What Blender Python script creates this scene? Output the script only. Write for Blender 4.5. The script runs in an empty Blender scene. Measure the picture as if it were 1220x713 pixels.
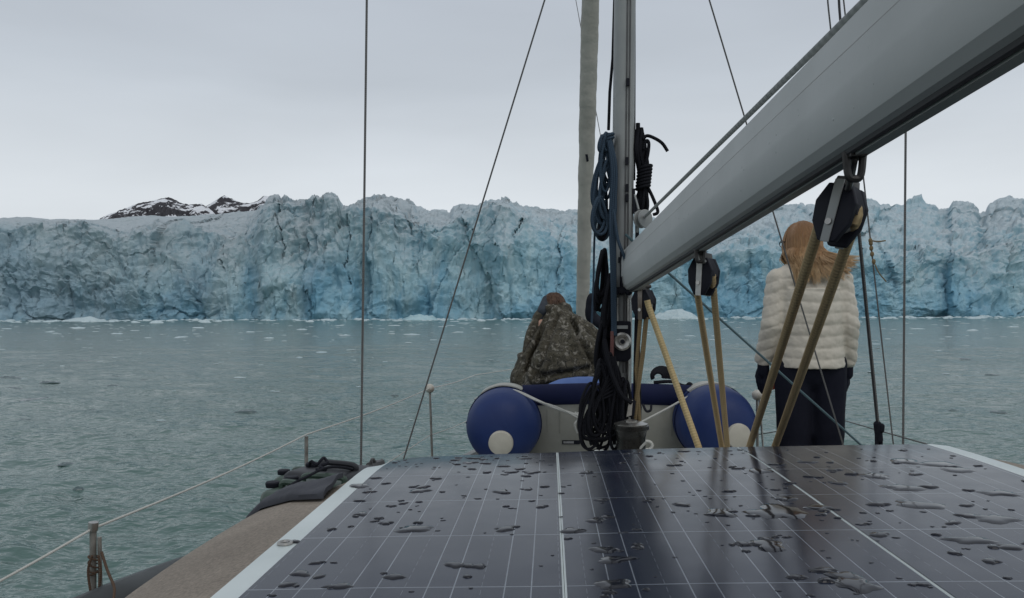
import bpy, bmesh, math, random
import numpy as np
from mathutils import Vector, Matrix, noise as mnoise

random.seed(7)
rng = np.random.default_rng(11)
scene = bpy.context.scene
COL = scene.collection
R = math.radians
CZ = 2.4                       # eye height above the water
F_PX = 957.0                   # focal length in photograph pixels (1220 wide)

# ------------------------------------------------------------------ camera
YAW, PITCH, ROLL = R(2.7), R(0.868), R(0.23)
cam = bpy.data.cameras.new("camera")
cam.lens = 36.0 * F_PX / 1220.0
cam.sensor_width = 36.0
cam.clip_start = 0.05
cam.clip_end = 12000
camo = bpy.data.objects.new("camera", cam)
COL.objects.link(camo)
camo.rotation_mode = 'QUATERNION'
CAM_ROT = Matrix.Rotation(YAW, 3, 'Z') @ Matrix.Rotation(R(90) + PITCH, 3, 'X') @ Matrix.Rotation(-ROLL, 3, 'Z')
camo.rotation_quaternion = CAM_ROT.to_quaternion()
camo.location = (0, 0, CZ)
scene.camera = camo
CR, CU, CF = CAM_ROT.col[0].copy(), CAM_ROT.col[1].copy(), -CAM_ROT.col[2].copy()


def P(px, py, d):
    """point at depth d metres where the photograph shows pixel (px, py)"""
    return Vector((0, 0, CZ)) + CF * d + CR * ((px - 610) / F_PX * d) + CU * ((356.5 - py) / F_PX * d)


def onplane(px, py, z=0.0):
    v = CF + CR * ((px - 610) / F_PX) + CU * ((356.5 - py) / F_PX)
    t = (z - CZ) / v.z
    return Vector((0, 0, CZ)) + v * t


def W(x, y, z):
    return Vector((x, y, CZ + z))


# ------------------------------------------------------------------ noise
_perm = rng.permutation(256)
_perm = np.concatenate([_perm, _perm, _perm])
_grad = rng.normal(size=(256, 3))
_grad /= np.linalg.norm(_grad, axis=1)[:, None]


def perlin(x, y, z):
    x, y, z = np.broadcast_arrays(np.asarray(x, float), np.asarray(y, float), np.asarray(z, float))
    xi, yi, zi = np.floor(x).astype(int), np.floor(y).astype(int), np.floor(z).astype(int)
    xf, yf, zf = x - xi, y - yi, z - zi
    u, v, w = [t * t * t * (t * (t * 6 - 15) + 10) for t in (xf, yf, zf)]
    xi &= 255; yi &= 255; zi &= 255
    out = 0
    for dx in (0, 1):
        for dy in (0, 1):
            for dz in (0, 1):
                g = _grad[_perm[_perm[_perm[xi + dx] + yi + dy] + zi + dz]]
                dot = g[..., 0] * (xf - dx) + g[..., 1] * (yf - dy) + g[..., 2] * (zf - dz)
                wgt = (u if dx else 1 - u) * (v if dy else 1 - v) * (w if dz else 1 - w)
                out = out + dot * wgt
    return out * 1.5


def fbm(x, y, z, octaves=4, gain=.5, ridged=False):
    a, s, t = 1.0, 0.0, 0.0
    for i in range(octaves):
        n = perlin(x * 2 ** i + 17.3 * i, y * 2 ** i + 5.1 * i, z * 2 ** i + 9.7 * i)
        if ridged:
            n = 1 - 2 * np.abs(n)
        s = s + a * n
        t += a
        a *= gain
    return s / t


def facets(x, z, cell, seed, tilt):
    """broken-face pattern: every jittered cell is a plane with its own offset and tilt; returns (offset, edge distance)"""
    gx, gz = np.floor(x / cell).astype(int), np.floor(z / cell).astype(int)
    best = np.full(x.shape, 1e9); second = np.full(x.shape, 1e9); val = np.zeros(x.shape)
    tr = np.random.default_rng(seed)
    T = tr.random((128, 128, 5))
    for dx in (-1, 0, 1):
        for dz in (-1, 0, 1):
            ix, iz = (gx + dx) & 127, (gz + dz) & 127
            t = T[ix, iz]
            cx = (gx + dx + t[..., 0]) * cell
            cz = (gz + dz + t[..., 1]) * cell
            dd = np.hypot(x - cx, z - cz)
            v = (t[..., 2] - .5) + tilt * ((t[..., 3] - .5) * (x - cx) + (t[..., 4] - .5) * (z - cz)) / cell
            m = dd < best
            second = np.where(m, best, np.minimum(second, dd))
            val = np.where(m, v, val)
            best = np.where(m, dd, best)
    return val, (second - best) / cell


# ------------------------------------------------------------------ materials
def newmat(name):
    m = bpy.data.materials.new(name)
    m.use_nodes = True
    nt = m.node_tree
    return m, nt, nt.nodes["Principled BSDF"]


def nd(nt, typ, **kw):
    n = nt.nodes.new(typ)
    for k, v in kw.items():
        setattr(n, k, v)
    return n


def mathn(nt, op, a, b=None, c=None, clamp=False):
    n = nd(nt, "ShaderNodeMath", operation=op, use_clamp=clamp)
    for i, v in enumerate((a, b, c)):
        if v is None:
            continue
        if isinstance(v, (int, float)):
            n.inputs[i].default_value = v
        else:
            nt.links.new(v, n.inputs[i])
    return n.outputs[0]


def mixc(nt, fac, a, b, mode='MIX'):
    n = nd(nt, "ShaderNodeMix", data_type='RGBA', blend_type=mode)
    if isinstance(fac, (int, float)):
        n.inputs[0].default_value = fac
    else:
        nt.links.new(fac, n.inputs[0])
    for i, v in ((6, a), (7, b)):
        if isinstance(v, (tuple, list)):
            n.inputs[i].default_value = (*v[:3], 1)
        else:
            nt.links.new(v, n.inputs[i])
    return n.outputs[2]


def noise_tex(nt, scale, detail=4, rough=.55, vec=None, dist=0.0):
    n = nd(nt, "ShaderNodeTexNoise")
    n.inputs["Scale"].default_value = scale
    n.inputs["Detail"].default_value = detail
    n.inputs["Roughness"].default_value = rough
    n.inputs["Distortion"].default_value = dist
    if vec is None:
        vec = nd(nt, "ShaderNodeTexCoord").outputs["Object"]
    nt.links.new(vec, n.inputs["Vector"])
    return n.outputs["Fac"]


def ramp(nt, fac, stops, interp='LINEAR'):
    n = nd(nt, "ShaderNodeValToRGB")
    n.color_ramp.interpolation = interp
    e = n.color_ramp.elements
    while len(e) < len(stops):
        e.new(.5)
    for i, (p, c) in enumerate(stops):
        e[i].position = p
        e[i].color = (*c, 1) if len(c) == 3 else c
    nt.links.new(fac, n.inputs[0])
    return n.outputs[0]


def g3(v):
    return (v, v, v)


def M(name, c1, c2=None, scale=6, rough=.5, metal=0, bump=0, bscale=60, spec=.5, coat=0):
    m, nt, b = newmat(name)
    b.inputs["Roughness"].default_value = rough
    b.inputs["Metallic"].default_value = metal
    b.inputs["Specular IOR Level"].default_value = spec
    b.inputs["Coat Weight"].default_value = coat
    b.inputs["Base Color"].default_value = (*c1, 1)
    if c2 is not None:
        f = ramp(nt, noise_tex(nt, scale), [(.35, g3(0)), (.65, g3(1))])
        nt.links.new(mixc(nt, f, c1, c2), b.inputs["Base Color"])
        rr = mathn(nt, 'MULTIPLY_ADD', noise_tex(nt, scale * 2.3), .25, rough - .12)
        nt.links.new(rr, b.inputs["Roughness"])
    if bump:
        bn = nd(nt, "ShaderNodeBump")
        bn.inputs["Strength"].default_value = bump
        bn.inputs["Distance"].default_value = .004
        nt.links.new(noise_tex(nt, bscale, 6), bn.inputs["Height"])
        nt.links.new(bn.outputs[0], b.inputs["Normal"])
    return m


def rope_mat(name, c1, c2, pitch=.03, strands=2, rough=.85, bump=.6):
    m, nt, b = newmat(name)
    al = nd(nt, "ShaderNodeAttribute", attribute_name="along").outputs["Fac"]
    ar = nd(nt, "ShaderNodeAttribute", attribute_name="around").outputs["Fac"]
    a1 = mathn(nt, 'SINE', mathn(nt, 'MULTIPLY', mathn(nt, 'ADD', mathn(nt, 'DIVIDE', al, pitch), mathn(nt, 'MULTIPLY', ar, strands)), 6.2832))
    a2 = mathn(nt, 'SINE', mathn(nt, 'MULTIPLY', mathn(nt, 'SUBTRACT', mathn(nt, 'DIVIDE', al, pitch), mathn(nt, 'MULTIPLY', ar, strands)), 6.2832))
    h = mathn(nt, 'MULTIPLY_ADD', mathn(nt, 'MULTIPLY', a1, a2), .5, .5)
    n = noise_tex(nt, 9, 3)
    f = mathn(nt, 'MULTIPLY_ADD', h, .55, mathn(nt, 'MULTIPLY', n, .45))
    nt.links.new(mixc(nt, f, c2, c1), b.inputs["Base Color"])
    b.inputs["Roughness"].default_value = rough
    b.inputs["Specular IOR Level"].default_value = .25
    bn = nd(nt, "ShaderNodeBump")
    bn.inputs["Strength"].default_value = bump
    bn.inputs["Distance"].default_value = .002
    nt.links.new(h, bn.inputs["Height"])
    nt.links.new(bn.outputs[0], b.inputs["Normal"])
    return m


# ------------------------------------------------------------------ mesh helper
ORIGIN = {}


class MB:
    def __init__(self):
        self.v, self.f, self.al, self.ar = [], [], [], []

    def add(self, verts, faces):
        o = len(self.v)
        self.v += [Vector(p) for p in verts]
        self.al += [0.0] * len(verts)
        self.ar += [0.0] * len(verts)
        self.f += [tuple(i + o for i in f) for f in faces]
        return o

    def tube(self, pts, r, seg=8, caps=True, squash=None):
        """r: number or list per point"""
        pts = [Vector(p) for p in pts]
        n = len(pts)
        rr = r if isinstance(r, (list, tuple)) else [r] * n
        t0 = (pts[1] - pts[0]).normalized()
        ref = Vector((0, 0, 1)) if abs(t0.z) < .9 else Vector((1, 0, 0))
        nrm = (ref - t0 * ref.dot(t0)).normalized()
        o = len(self.v)
        L = 0
        for i, p in enumerate(pts):
            t = (pts[min(i + 1, n - 1)] - pts[max(i - 1, 0)])
            t = t.normalized() if t.length > 1e-9 else t0
            nrm = (nrm - t * nrm.dot(t))
            nrm = nrm.normalized() if nrm.length > 1e-6 else t.orthogonal().normalized()
            bn = t.cross(nrm)
            if i:
                L += (p - pts[i - 1]).length
            for k in range(seg + 1):
                a = 2 * math.pi * k / seg
                self.v.append(p + (nrm * math.cos(a) + bn * math.sin(a)) * rr[i])
                self.al.append(L)
                self.ar.append(k / seg)
        s = seg + 1
        for i in range(n - 1):
            for k in range(seg):
                a = o + i * s + k
                self.f.append((a, a + 1, a + s + 1, a + s))
        if caps:
            self.f.append(tuple(o + k for k in range(seg - 1, -1, -1)))
            self.f.append(tuple(o + (n - 1) * s + k for k in range(seg)))
        return self

    def box(self, c, size, rot=None):
        hx, hy, hz = [s / 2 for s in size]
        vs = [Vector((x, y, z)) for z in (-hz, hz) for y in (-hy, hy) for x in (-hx, hx)]
        if rot is not None:
            vs = [rot @ v for v in vs]
        c = Vector(c)
        self.add([c + v for v in vs], [(0, 2, 3, 1), (4, 5, 7, 6), (0, 1, 5, 4), (2, 6, 7, 3), (0, 4, 6, 2), (1, 3, 7, 5)])
        return self

    def ell(self, c, rad, rot=None, nu=24, nv=14):
        c = Vector(c)
        vs, fs = [], []
        for j in range(nv + 1):
            ph = math.pi * j / nv
            for i in range(nu):
                th = 2 * math.pi * i / nu
                v = Vector((rad[0] * math.sin(ph) * math.cos(th), rad[1] * math.sin(ph) * math.sin(th), rad[2] * math.cos(ph)))
                if rot is not None:
                    v = rot @ v
                vs.append(c + v)
        for j in range(nv):
            for i in range(nu):
                a, b_ = j * nu + i, j * nu + (i + 1) % nu
                fs.append((a, a + nu, b_ + nu, b_))
        self.add(vs, fs)
        return self

    def cap(self, a, b, ra, rb, n=6):
        """rounded tapered limb"""
        a, b = Vector(a), Vector(b)
        d = (b - a).normalized()
        pts, rr = [], []
        for i in range(n + 1):
            t = math.pi / 2 * i / n
            pts.append(a - d * ra * math.cos(t)); rr.append(max(ra * math.sin(t), 1e-4))
        for i in range(n + 1):
            t = math.pi / 2 * (1 - i / n)
            pts.append(b + d * rb * math.cos(t)); rr.append(max(rb * math.sin(t), 1e-4))
        self.tube(pts, rr, 14)
        return self

    def lathe(self, prof, c, axis=(0, 0, 1), seg=28):
        """prof: list of (radius, height along axis)"""
        c, ax = Vector(c), Vector(axis).normalized()
        n1 = ax.orthogonal().normalized(); n2 = ax.cross(n1)
        vs, fs = [], []
        for r, h in prof:
            for k in range(seg):
                a = 2 * math.pi * k / seg
                vs.append(c + ax * h + (n1 * math.cos(a) + n2 * math.sin(a)) * max(r, 1e-5))
        for j in range(len(prof) - 1):
            for k in range(seg):
                fs.append((j * seg + k, j * seg + (k + 1) % seg, (j + 1) * seg + (k + 1) % seg, (j + 1) * seg + k))
        self.add(vs, fs)
        return self

    def prism(self, poly, depth_vec):
        n = len(poly)
        poly = [Vector(p) for p in poly]
        dv = Vector(depth_vec)
        self.add(poly + [p + dv for p in poly], [tuple(range(n - 1, -1, -1)), tuple(range(n, 2 * n))] + [(i, (i + 1) % n, n + (i + 1) % n, n + i) for i in range(n)])
        return self

    def mesh(self, name, org=Vector((0, 0, 0))):
        me = bpy.data.meshes.new(name)
        me.from_pydata([tuple(v - org) for v in self.v], [], self.f)
        a = me.attributes.new("along", 'FLOAT', 'POINT'); a.data.foreach_set("value", self.al)
        a = me.attributes.new("around", 'FLOAT', 'POINT'); a.data.foreach_set("value", self.ar)
        return me

    def build(self, name, mat, parent=None, smooth=40, bevel=0, base=None):
        if parent is not None:
            org = ORIGIN[parent.name]
        elif base is not None:
            org = Vector(base)
        else:
            lo = min(v.z for v in self.v)
            org = Vector((sum(v.x for v in self.v) / len(self.v), sum(v.y for v in self.v) / len(self.v), lo))
        me = self.mesh(name, org)
        return link(name, me, mat, parent, org, smooth, bevel)


def link(name, me, mat, parent=None, org=Vector((0, 0, 0)), smooth=40, bevel=0):
    bm = bmesh.new(); bm.from_mesh(me)
    bmesh.ops.remove_doubles(bm, verts=bm.verts, dist=1e-6) if bevel else None
    bmesh.ops.recalc_face_normals(bm, faces=bm.faces)
    if bevel:
        ed = [e for e in bm.edges if len(e.link_faces) == 2 and e.calc_face_angle(0) > R(30)]
        bmesh.ops.bevel(bm, geom=ed, offset=bevel, segments=3, profile=.5, affect='EDGES')
    if smooth:
        for f in bm.faces:
            f.smooth = True
        for e in bm.edges:
            if len(e.link_faces) == 2:
                e.smooth = e.calc_face_angle(0) < R(smooth)
    bm.to_mesh(me); bm.free()
    me.materials.clear(); me.materials.append(mat)
    o = bpy.data.objects.new(name, me)
    COL.objects.link(o)
    if parent is not None:
        o.parent = parent
    else:
        o.location = org
    ORIGIN[o.name] = Vector(org)
    return o


def tag(o, label=None, cat=None, group=None, kind=None):
    if label: o["label"] = label
    if cat: o["category"] = cat
    if group: o["group"] = group
    if kind: o["kind"] = kind
    return o


def thing(name, label, cat, loc, group=None):
    o = bpy.data.objects.new(name, None)
    o.empty_display_size = .1
    COL.objects.link(o)
    o.location = loc
    ORIGIN[o.name] = Vector(loc)
    return tag(o, label, cat, group)


def copy_tree(o, parent=None):
    c = o.copy(); COL.objects.link(c)
    if parent is not None:
        c.parent = parent
    for ch in list(o.children):
        copy_tree(ch, c)
    return c


def spline(pts, n=8):
    pts = [Vector(p) for p in pts]
    if len(pts) < 3:
        return pts
    q = [pts[0] * 2 - pts[1]] + pts + [pts[-1] * 2 - pts[-2]]
    out = []
    for i in range(1, len(q) - 2):
        p0, p1, p2, p3 = q[i - 1], q[i], q[i + 1], q[i + 2]
        for k in range(n):
            t = k / n
            out.append(.5 * ((2 * p1) + (p2 - p0) * t + (2 * p0 - 5 * p1 + 4 * p2 - p3) * t * t + (3 * p1 - p0 - 3 * p2 + p3) * t ** 3))
    out.append(pts[-1])
    return out


def fused(mb, voxel, smooth=4, disp=None):
    """one continuous skin over overlapping limbs; disp(co array, normal array) -> offset along the normal"""
    me = mb.mesh("tmp")
    o = bpy.data.objects.new("tmp", me); COL.objects.link(o)
    m = o.modifiers.new("r", 'REMESH'); m.mode = 'VOXEL'; m.voxel_size = voxel
    s = o.modifiers.new("s", 'SMOOTH'); s.iterations = smooth; s.factor = .5
    dg = bpy.context.evaluated_depsgraph_get()
    me2 = bpy.data.meshes.new_from_object(o.evaluated_get(dg))
    bpy.data.objects.remove(o); bpy.data.meshes.remove(me)
    if disp is not None:
        n = len(me2.vertices)
        co = np.empty(n * 3); me2.vertices.foreach_get("co", co); co = co.reshape(-1, 3)
        no = np.array([v.normal[:] for v in me2.vertices])
        co = co + no * disp(co, no)[:, None]
        me2.vertices.foreach_set("co", co.ravel())
        me2.update()
    return me2


def shift(me, org):
    me.transform(Matrix.Translation(-Vector(org)))
    return me


def grid_mesh(name, X, Y, Z, flip=False):
    """numpy grid (rows, cols) -> mesh"""
    nr, nc = X.shape
    co = np.stack([X, Y, Z], -1).reshape(-1, 3)
    i = np.arange((nr - 1) * nc).reshape(nr - 1, nc)[:, :-1]
    q = np.stack([i, i + 1, i + nc + 1, i + nc], -1).reshape(-1, 4)
    if flip:
        q = q[:, ::-1]
    me = bpy.data.meshes.new(name)
    me.vertices.add(len(co)); me.vertices.foreach_set("co", co.ravel())
    me.loops.add(q.size); me.loops.foreach_set("vertex_index", q.ravel().astype(np.int32))
    me.polygons.add(len(q))
    me.polygons.foreach_set("loop_start", np.arange(0, q.size, 4, dtype=np.int32))
    me.polygons.foreach_set("loop_total", np.full(len(q), 4, dtype=np.int32))
    me.update(calc_edges=True); me.validate()
    return me


def place(name, me, mat, smooth=True, kind=None, loc=(0, 0, 0)):
    if smooth:
        me.polygons.foreach_set("use_smooth", np.ones(len(me.polygons), dtype=bool))
    me.materials.append(mat)
    o = bpy.data.objects.new(name, me); COL.objects.link(o)
    o.location = loc
    if kind: o["kind"] = kind
    return o


# ------------------------------------------------------------------ world, sun
world = bpy.data.worlds.new("World")
scene.world = world
world.use_nodes = True
nt = world.node_tree
bg = nt.nodes["Background"]
SUN_EL, SUN_AZ = R(52), R(150)     # azimuth measured clockwise from +Y
sky = nd(nt, "ShaderNodeTexSky", sky_type='NISHITA')
sky.sun_disc = False
sky.sun_elevation = SUN_EL
sky.sun_rotation = SUN_AZ
sky.dust_density = 4
tc = nd(nt, "ShaderNodeTexCoord").outputs["Generated"]
sep = nd(nt, "ShaderNodeSeparateXYZ"); nt.links.new(tc, sep.inputs[0])
el = mathn(nt, 'MAXIMUM', sep.outputs[2], 0.0)
mp = nd(nt, "ShaderNodeMapping"); mp.inputs["Scale"].default_value = (1, 1, 4.5)
nt.links.new(tc, mp.inputs[0])
cl = noise_tex(nt, 1.7, 5, .5, mp.outputs[0], .3)
cloud = ramp(nt, el, [(0.0, (7.85, 8.3, 8.65)), (.13, (7.2, 7.7, 8.15)), (.27, (5.6, 6.15, 6.8)), (.38, (4.9, 5.4, 6.1)), (1.0, (5.6, 5.95, 6.3))])
dark = mathn(nt, 'MULTIPLY_ADD', cl, .34, .83)
sc_ = nd(nt, "ShaderNodeVectorMath", operation='SCALE'); nt.links.new(cloud, sc_.inputs[0]); nt.links.new(dark, sc_.inputs["Scale"])
hs = nd(nt, "ShaderNodeHueSaturation"); hs.inputs["Saturation"].default_value = .25
nt.links.new(sky.outputs[0], hs.inputs["Color"])
nt.links.new(mixc(nt, .93, hs.outputs[0], sc_.outputs[0]), bg.inputs["Color"])
bg.inputs["Strength"].default_value = 0.098
sun = bpy.data.lights.new("sun", 'SUN'); sun.energy = .55; sun.angle = R(35); sun.color = (1, .96, .9)
so = bpy.data.objects.new("sun", sun); COL.objects.link(so)
sd = Vector((math.sin(SUN_AZ) * math.cos(SUN_EL), math.cos(SUN_AZ) * math.cos(SUN_EL), math.sin(SUN_EL)))
so.rotation_euler = sd.to_track_quat('Z', 'Y').to_euler()
so.location = (0, -5, 30)
vs = scene.view_settings
vs.view_transform = 'Standard'; vs.look = 'None'; vs.exposure = 0; vs.gamma = 1; vs.use_curve_mapping = False
scene.render.engine = 'CYCLES'
scene.cycles.use_denoising = True
scene.cycles.max_bounces = 8
scene.cycles.caustics_reflective = False
scene.cycles.caustics_refractive = False

# ------------------------------------------------------------------ shared materials
WHITE = M("white_gelcoat", (.55, .57, .55), (.47, .49, .47), 5, .45)
def tan_deck():
    m, nt, b = newmat("tan_nonslip")
    tcx = nd(nt, "ShaderNodeTexCoord").outputs["Object"]
    base_ = mixc(nt, ramp(nt, noise_tex(nt, 3.5, 5, .65, tcx), [(.35, g3(0)), (.68, g3(1))]), (.30, .255, .21), (.225, .19, .155))
    grit = ramp(nt, noise_tex(nt, 130, 3, .7, tcx), [(.40, g3(.72)), (.60, g3(1.08))])
    base_ = mixc(nt, 1.0, base_, grit, 'MULTIPLY')
    st = nd(nt, "ShaderNodeMapping"); st.inputs["Scale"].default_value = (3.5, 1, 3.5); st.inputs["Rotation"].default_value = (0, 0, R(20)); nt.links.new(tcx, st.inputs[0])
    stain = ramp(nt, noise_tex(nt, 5, 6, .7, st.outputs[0], .8), [(.60, g3(0)), (.72, g3(.55))])
    nt.links.new(mixc(nt, stain, base_, (.12, .10, .085)), b.inputs["Base Color"])
    b.inputs["Roughness"].default_value = .8
    bn = nd(nt, "ShaderNodeBump"); bn.inputs["Strength"].default_value = .8; bn.inputs["Distance"].default_value = .004
    nt.links.new(noise_tex(nt, 130, 3, .7, tcx), bn.inputs["Height"]); nt.links.new(bn.outputs[0], b.inputs["Normal"])
    return m


TAN = tan_deck()
ALU = M("weathered_aluminium", (.31, .32, .31), (.25, .26, .26), 4, .5, metal=.15)
BOOMM = M("grey_painted_aluminium", (.45, .465, .46), (.40, .415, .41), 2.2, .5, metal=0, spec=.35, bump=.12, bscale=26)
UNDER = M("dark_rail_metal", (.27, .27, .265), (.33, .33, .32), 3, .55)
STEEL = M("stainless_steel", (.45, .44, .42), (.30, .29, .27), 20, .3, metal=.9)
RUSTY = M("stained_steel", (.21, .19, .17), (.11, .085, .065), 14, .4, metal=.6)
BLACK = M("black_plastic", (.007, .008, .014), (.012, .013, .020), 12, .6, spec=.2)
BLACKF = M("black_fabric", (.008, .009, .014), (.014, .015, .022), 14, .9, bump=.4, bscale=90, spec=.2)
WIRE = rope_mat("wire_rope_steel", (.20, .195, .19), (.07, .07, .07), .02, 1, .45)
ROPE_TAN = rope_mat("tan_braided_rope", (.50, .385, .22), (.27, .19, .10), .024, 2, .85, 1.0)
ROPE_TAN2 = rope_mat("pale_tan_braided_rope", (.58, .46, .25), (.36, .27, .14), .024, 2, .85, 1.0)
ROPE_OLD = rope_mat("weathered_tan_rope", (.27, .20, .11), (.13, .095, .05), .016, 3)
ROPE_BLUE = rope_mat("blue_grey_rope", (.045, .075, .11), (.02, .032, .05), .02, 2)
ROPE_BLACK = rope_mat("black_rope", (.008, .009, .014), (.003, .003, .005), .02, 2)
ROPE_GREY = rope_mat("grey_flecked_rope", (.44, .45, .44), (.16, .17, .17), .055, 1)
ROPE_WHITE = rope_mat("white_lashing_rope", (.64, .64, .60), (.42, .42, .39), .012, 2)
ROPE_TEAL = rope_mat("blue_green_rope", (.13, .20, .22), (.07, .11, .13), .012, 2)

# ================================================================== SETTING: water
def wave_height(x, y, r):
    h = np.zeros_like(x)
    for wl, amp, seed in ((2.4, .030, 1), (1.1, .022, 7), (.5, .017, 13), (.24, .011, 19), (.13, .005, 23)):
        fade = np.clip(1.6 - r / (wl * 55), 0, 1)
        h += 1.5 * amp * fade * perlin((x * math.cos(seed) * .35 + x * .75) / wl + seed, (y * 1.15 + .45 * x * math.sin(seed * 2.1)) / wl, seed * 3.3) * 1.7
    return h


na, nr_ = 1000, 800
ang = np.linspace(-R(62), R(62), na)
rad = np.concatenate([np.geomspace(1.2, 60, 670), np.geomspace(61, 9000, nr_ - 670)])
Rg, Ag = np.meshgrid(rad, ang, indexing='ij')
wx, wy = np.sin(Ag) * Rg, np.cos(Ag) * Rg - .6
wz = wave_height(wx, wy, Rg)
m, nt, b = newmat("glacial_water")
tcw = nd(nt, "ShaderNodeTexCoord").outputs["Object"]
mw = nd(nt, "ShaderNodeMapping"); mw.inputs["Scale"].default_value = (.85, 1.3, 1); mw.inputs["Rotation"].default_value = (0, 0, R(12))
nt.links.new(tcw, mw.inputs[0])
big = noise_tex(nt, .035, 3, .5, mw.outputs[0])
wc = mixc(nt, ramp(nt, big, [(.35, g3(0)), (.65, g3(1))]), (.076, .140, .126), (.096, .162, .148))
nt.links.new(wc, b.inputs["Base Color"])
b.inputs["Roughness"].default_value = .12
b.inputs["IOR"].default_value = 1.33
b1 = nd(nt, "ShaderNodeBump"); b1.inputs["Strength"].default_value = 1.0; b1.inputs["Distance"].default_value = .075
nt.links.new(noise_tex(nt, 4.8, 2.6, .5, mw.outputs[0]), b1.inputs["Height"])
patch = ramp(nt, noise_tex(nt, .11, 3, .55, mw.outputs[0], .6), [(.36, g3(.55)), (.62, g3(1.0))])
nt.links.new(patch, b1.inputs['Strength'])
b2 = nd(nt, "ShaderNodeBump"); b2.inputs["Strength"].default_value = .5; b2.inputs["Distance"].default_value = .35
nt.links.new(noise_tex(nt, .45, 4, .6, mw.outputs[0]), b2.inputs["Height"])
nt.links.new(b1.outputs[0], b2.inputs["Normal"])
nt.links.new(b2.outputs[0], b.inputs["Normal"])
WATER = m
place("water", grid_mesh("water", wx, wy, wz, flip=True), WATER, kind='structure')
# ring of the same water behind and beside the boat
sx = np.array([-9000., -2.0]), 0
mbk = MB()
e62 = R(62)
pa = [(-9000 * math.sin(e62), 9000 * math.cos(e62) - .6), (-1.2 * math.sin(e62), 1.2 * math.cos(e62) - .6), (1.2 * math.sin(e62), 1.2 * math.cos(e62) - .6), (9000 * math.sin(e62), 9000 * math.cos(e62) - .6)]
mbk.add([(pa[0][0], pa[0][1], 0), (pa[1][0], pa[1][1], 0), (pa[2][0], pa[2][1], 0), (pa[3][0], pa[3][1], 0), (9000, -6000, 0), (-9000, -6000, 0)],
        [(0, 5, 1), (1, 5, 4), (1, 4, 2), (2, 4, 3)])
mbk.build("water_astern", WATER, base=(0, 0, 0))["kind"] = 'structure'

# ================================================================== SETTING: glacier
def tr(px, pts):
    xs, ys = zip(*pts)
    return np.interp(px, xs, ys)


SKY_LINE = [(-400, 262), (0, 260), (30, 258), (60, 261), (120, 261), (180, 257), (210, 258), (240, 254), (270, 250), (300, 247), (316, 243), (322, 237), (333, 234), (337, 241), (341, 234),
            (350, 240), (360, 238), (372, 233), (384, 237), (394, 232), (404, 235), (409, 243), (418, 244), (425, 238), (440, 232), (458, 230), (475, 231), (490, 235), (497, 243),
            (506, 246), (520, 245), (535, 249), (541, 242), (552, 239), (570, 241), (580, 237), (592, 234), (605, 236), (613, 243), (630, 244), (650, 245), (680, 247), (720, 250), (780, 256),
            (840, 254), (900, 247), (930, 240), (960, 239), (1000, 232), (1030, 231), (1044, 234), (1050, 240), (1075, 239), (1090, 232), (1100, 228), (1106, 236), (1114, 241), (1120, 246),
            (1131, 245), (1135, 236), (1150, 236), (1163, 241), (1168, 250), (1174, 247), (1180, 238), (1192, 232), (1205, 230), (1215, 233), (1222, 238), (1260, 242), (1700, 240)]
FRONT_LINE = [(-400, 275), (0, 274), (60, 268), (110, 268), (150, 282), (185, 272), (205, 260), (216, 256), (230, 270), (260, 282), (290, 284), (305, 265), (316, 243), (322, 237), (333, 234), (337, 241),
              (341, 234), (350, 240), (360, 238), (372, 233), (384, 237), (394, 232), (404, 235), (410, 252), (422, 252), (432, 246), (450, 244), (490, 262), (520, 268), (545, 262), (570, 255), (585, 243),
              (605, 248), (625, 262), (660, 280), (690, 298), (740, 312), (800, 300), (850, 305), (900, 292), (950, 305), (1000, 292), (1060, 306), (1100, 296), (1150, 304), (1190, 290), (1240, 285), (1700, 290)]
CRACKS = [[(333, 240), (331, 262), (338, 285), (340, 305)], [(415, 262), (418, 290), (412, 315), (415, 340)], [(622, 262), (612, 285)], [(264, 308), (268, 320)], [(1058, 262), (1054, 276)]]
gpx = np.linspace(-330, 1550, 1650)
hor = 373.3 - .0041 * gpx
D0 = 258 + 9 * fbm(gpx / 160, 0, 3.3, 3) + 5 * np.clip(np.sin(gpx / 95.), -1, 1) * .6
D0 = D0 - 9 * np.clip((gpx - 303) / 14, 0, 1) * np.clip((432 - gpx) / 12, 0, 1) - 5 * np.clip((gpx - 585) / 12, 0, 1) * np.clip((690 - gpx) / 30, 0, 1) - 6 * np.clip((gpx - 1128) / 8, 0, 1) * np.clip((1170 - gpx) / 8, 0, 1)
dirs = np.array([(CF + CR * ((p - 610) / F_PX))[:] for p in gpx])
skyl, frontl = tr(gpx, SKY_LINE), tr(gpx, FRONT_LINE)
frontl = np.maximum(frontl, skyl + 1.0)
skyl = skyl + np.interp(gpx, [215, 245, 300, 330], [0, 3, 3.5, 4.0])
skyl = skyl + np.interp(gpx, [220, 330, 800, 900], [.8, 2.0, 2.0, 3.4]) * fbm(gpx / 9, 0, 8.8, 4, .6)
Hf = CZ + (hor - frontl) / F_PX * D0
n1, n2, n3 = 215, 110, 14
rows_d, rows_z, rows_w = [], [], []
for i in range(n1):
    t = i / (n1 - 1)
    rows_d.append(D0 + 7 * t ** 1.5); rows_z.append(-1.5 + (Hf + 1.5) * t); rows_w.append(np.ones_like(gpx))
for i in range(1, n2 + 1):
    t = i / n2
    back = 46 * t
    Hs = CZ + (hor - skyl) / F_PX * (D0 + 53)
    rows_d.append(D0 + 7 + back); rows_z.append(Hf + (Hs - Hf) * (t ** 1.15)); rows_w.append(np.full_like(gpx, 1 - .25 * t))
for i in range(1, n3 + 1):
    t = i / n3
    rows_d.append(D0 + 53 + 500 * t ** 2); rows_z.append(Hs - 6 * t); rows_w.append(np.full_like(gpx, .75 * (1 - t) ** 3))
Dg, Zg, Wg = np.array(rows_d), np.array(rows_z), np.array(rows_w)
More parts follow.
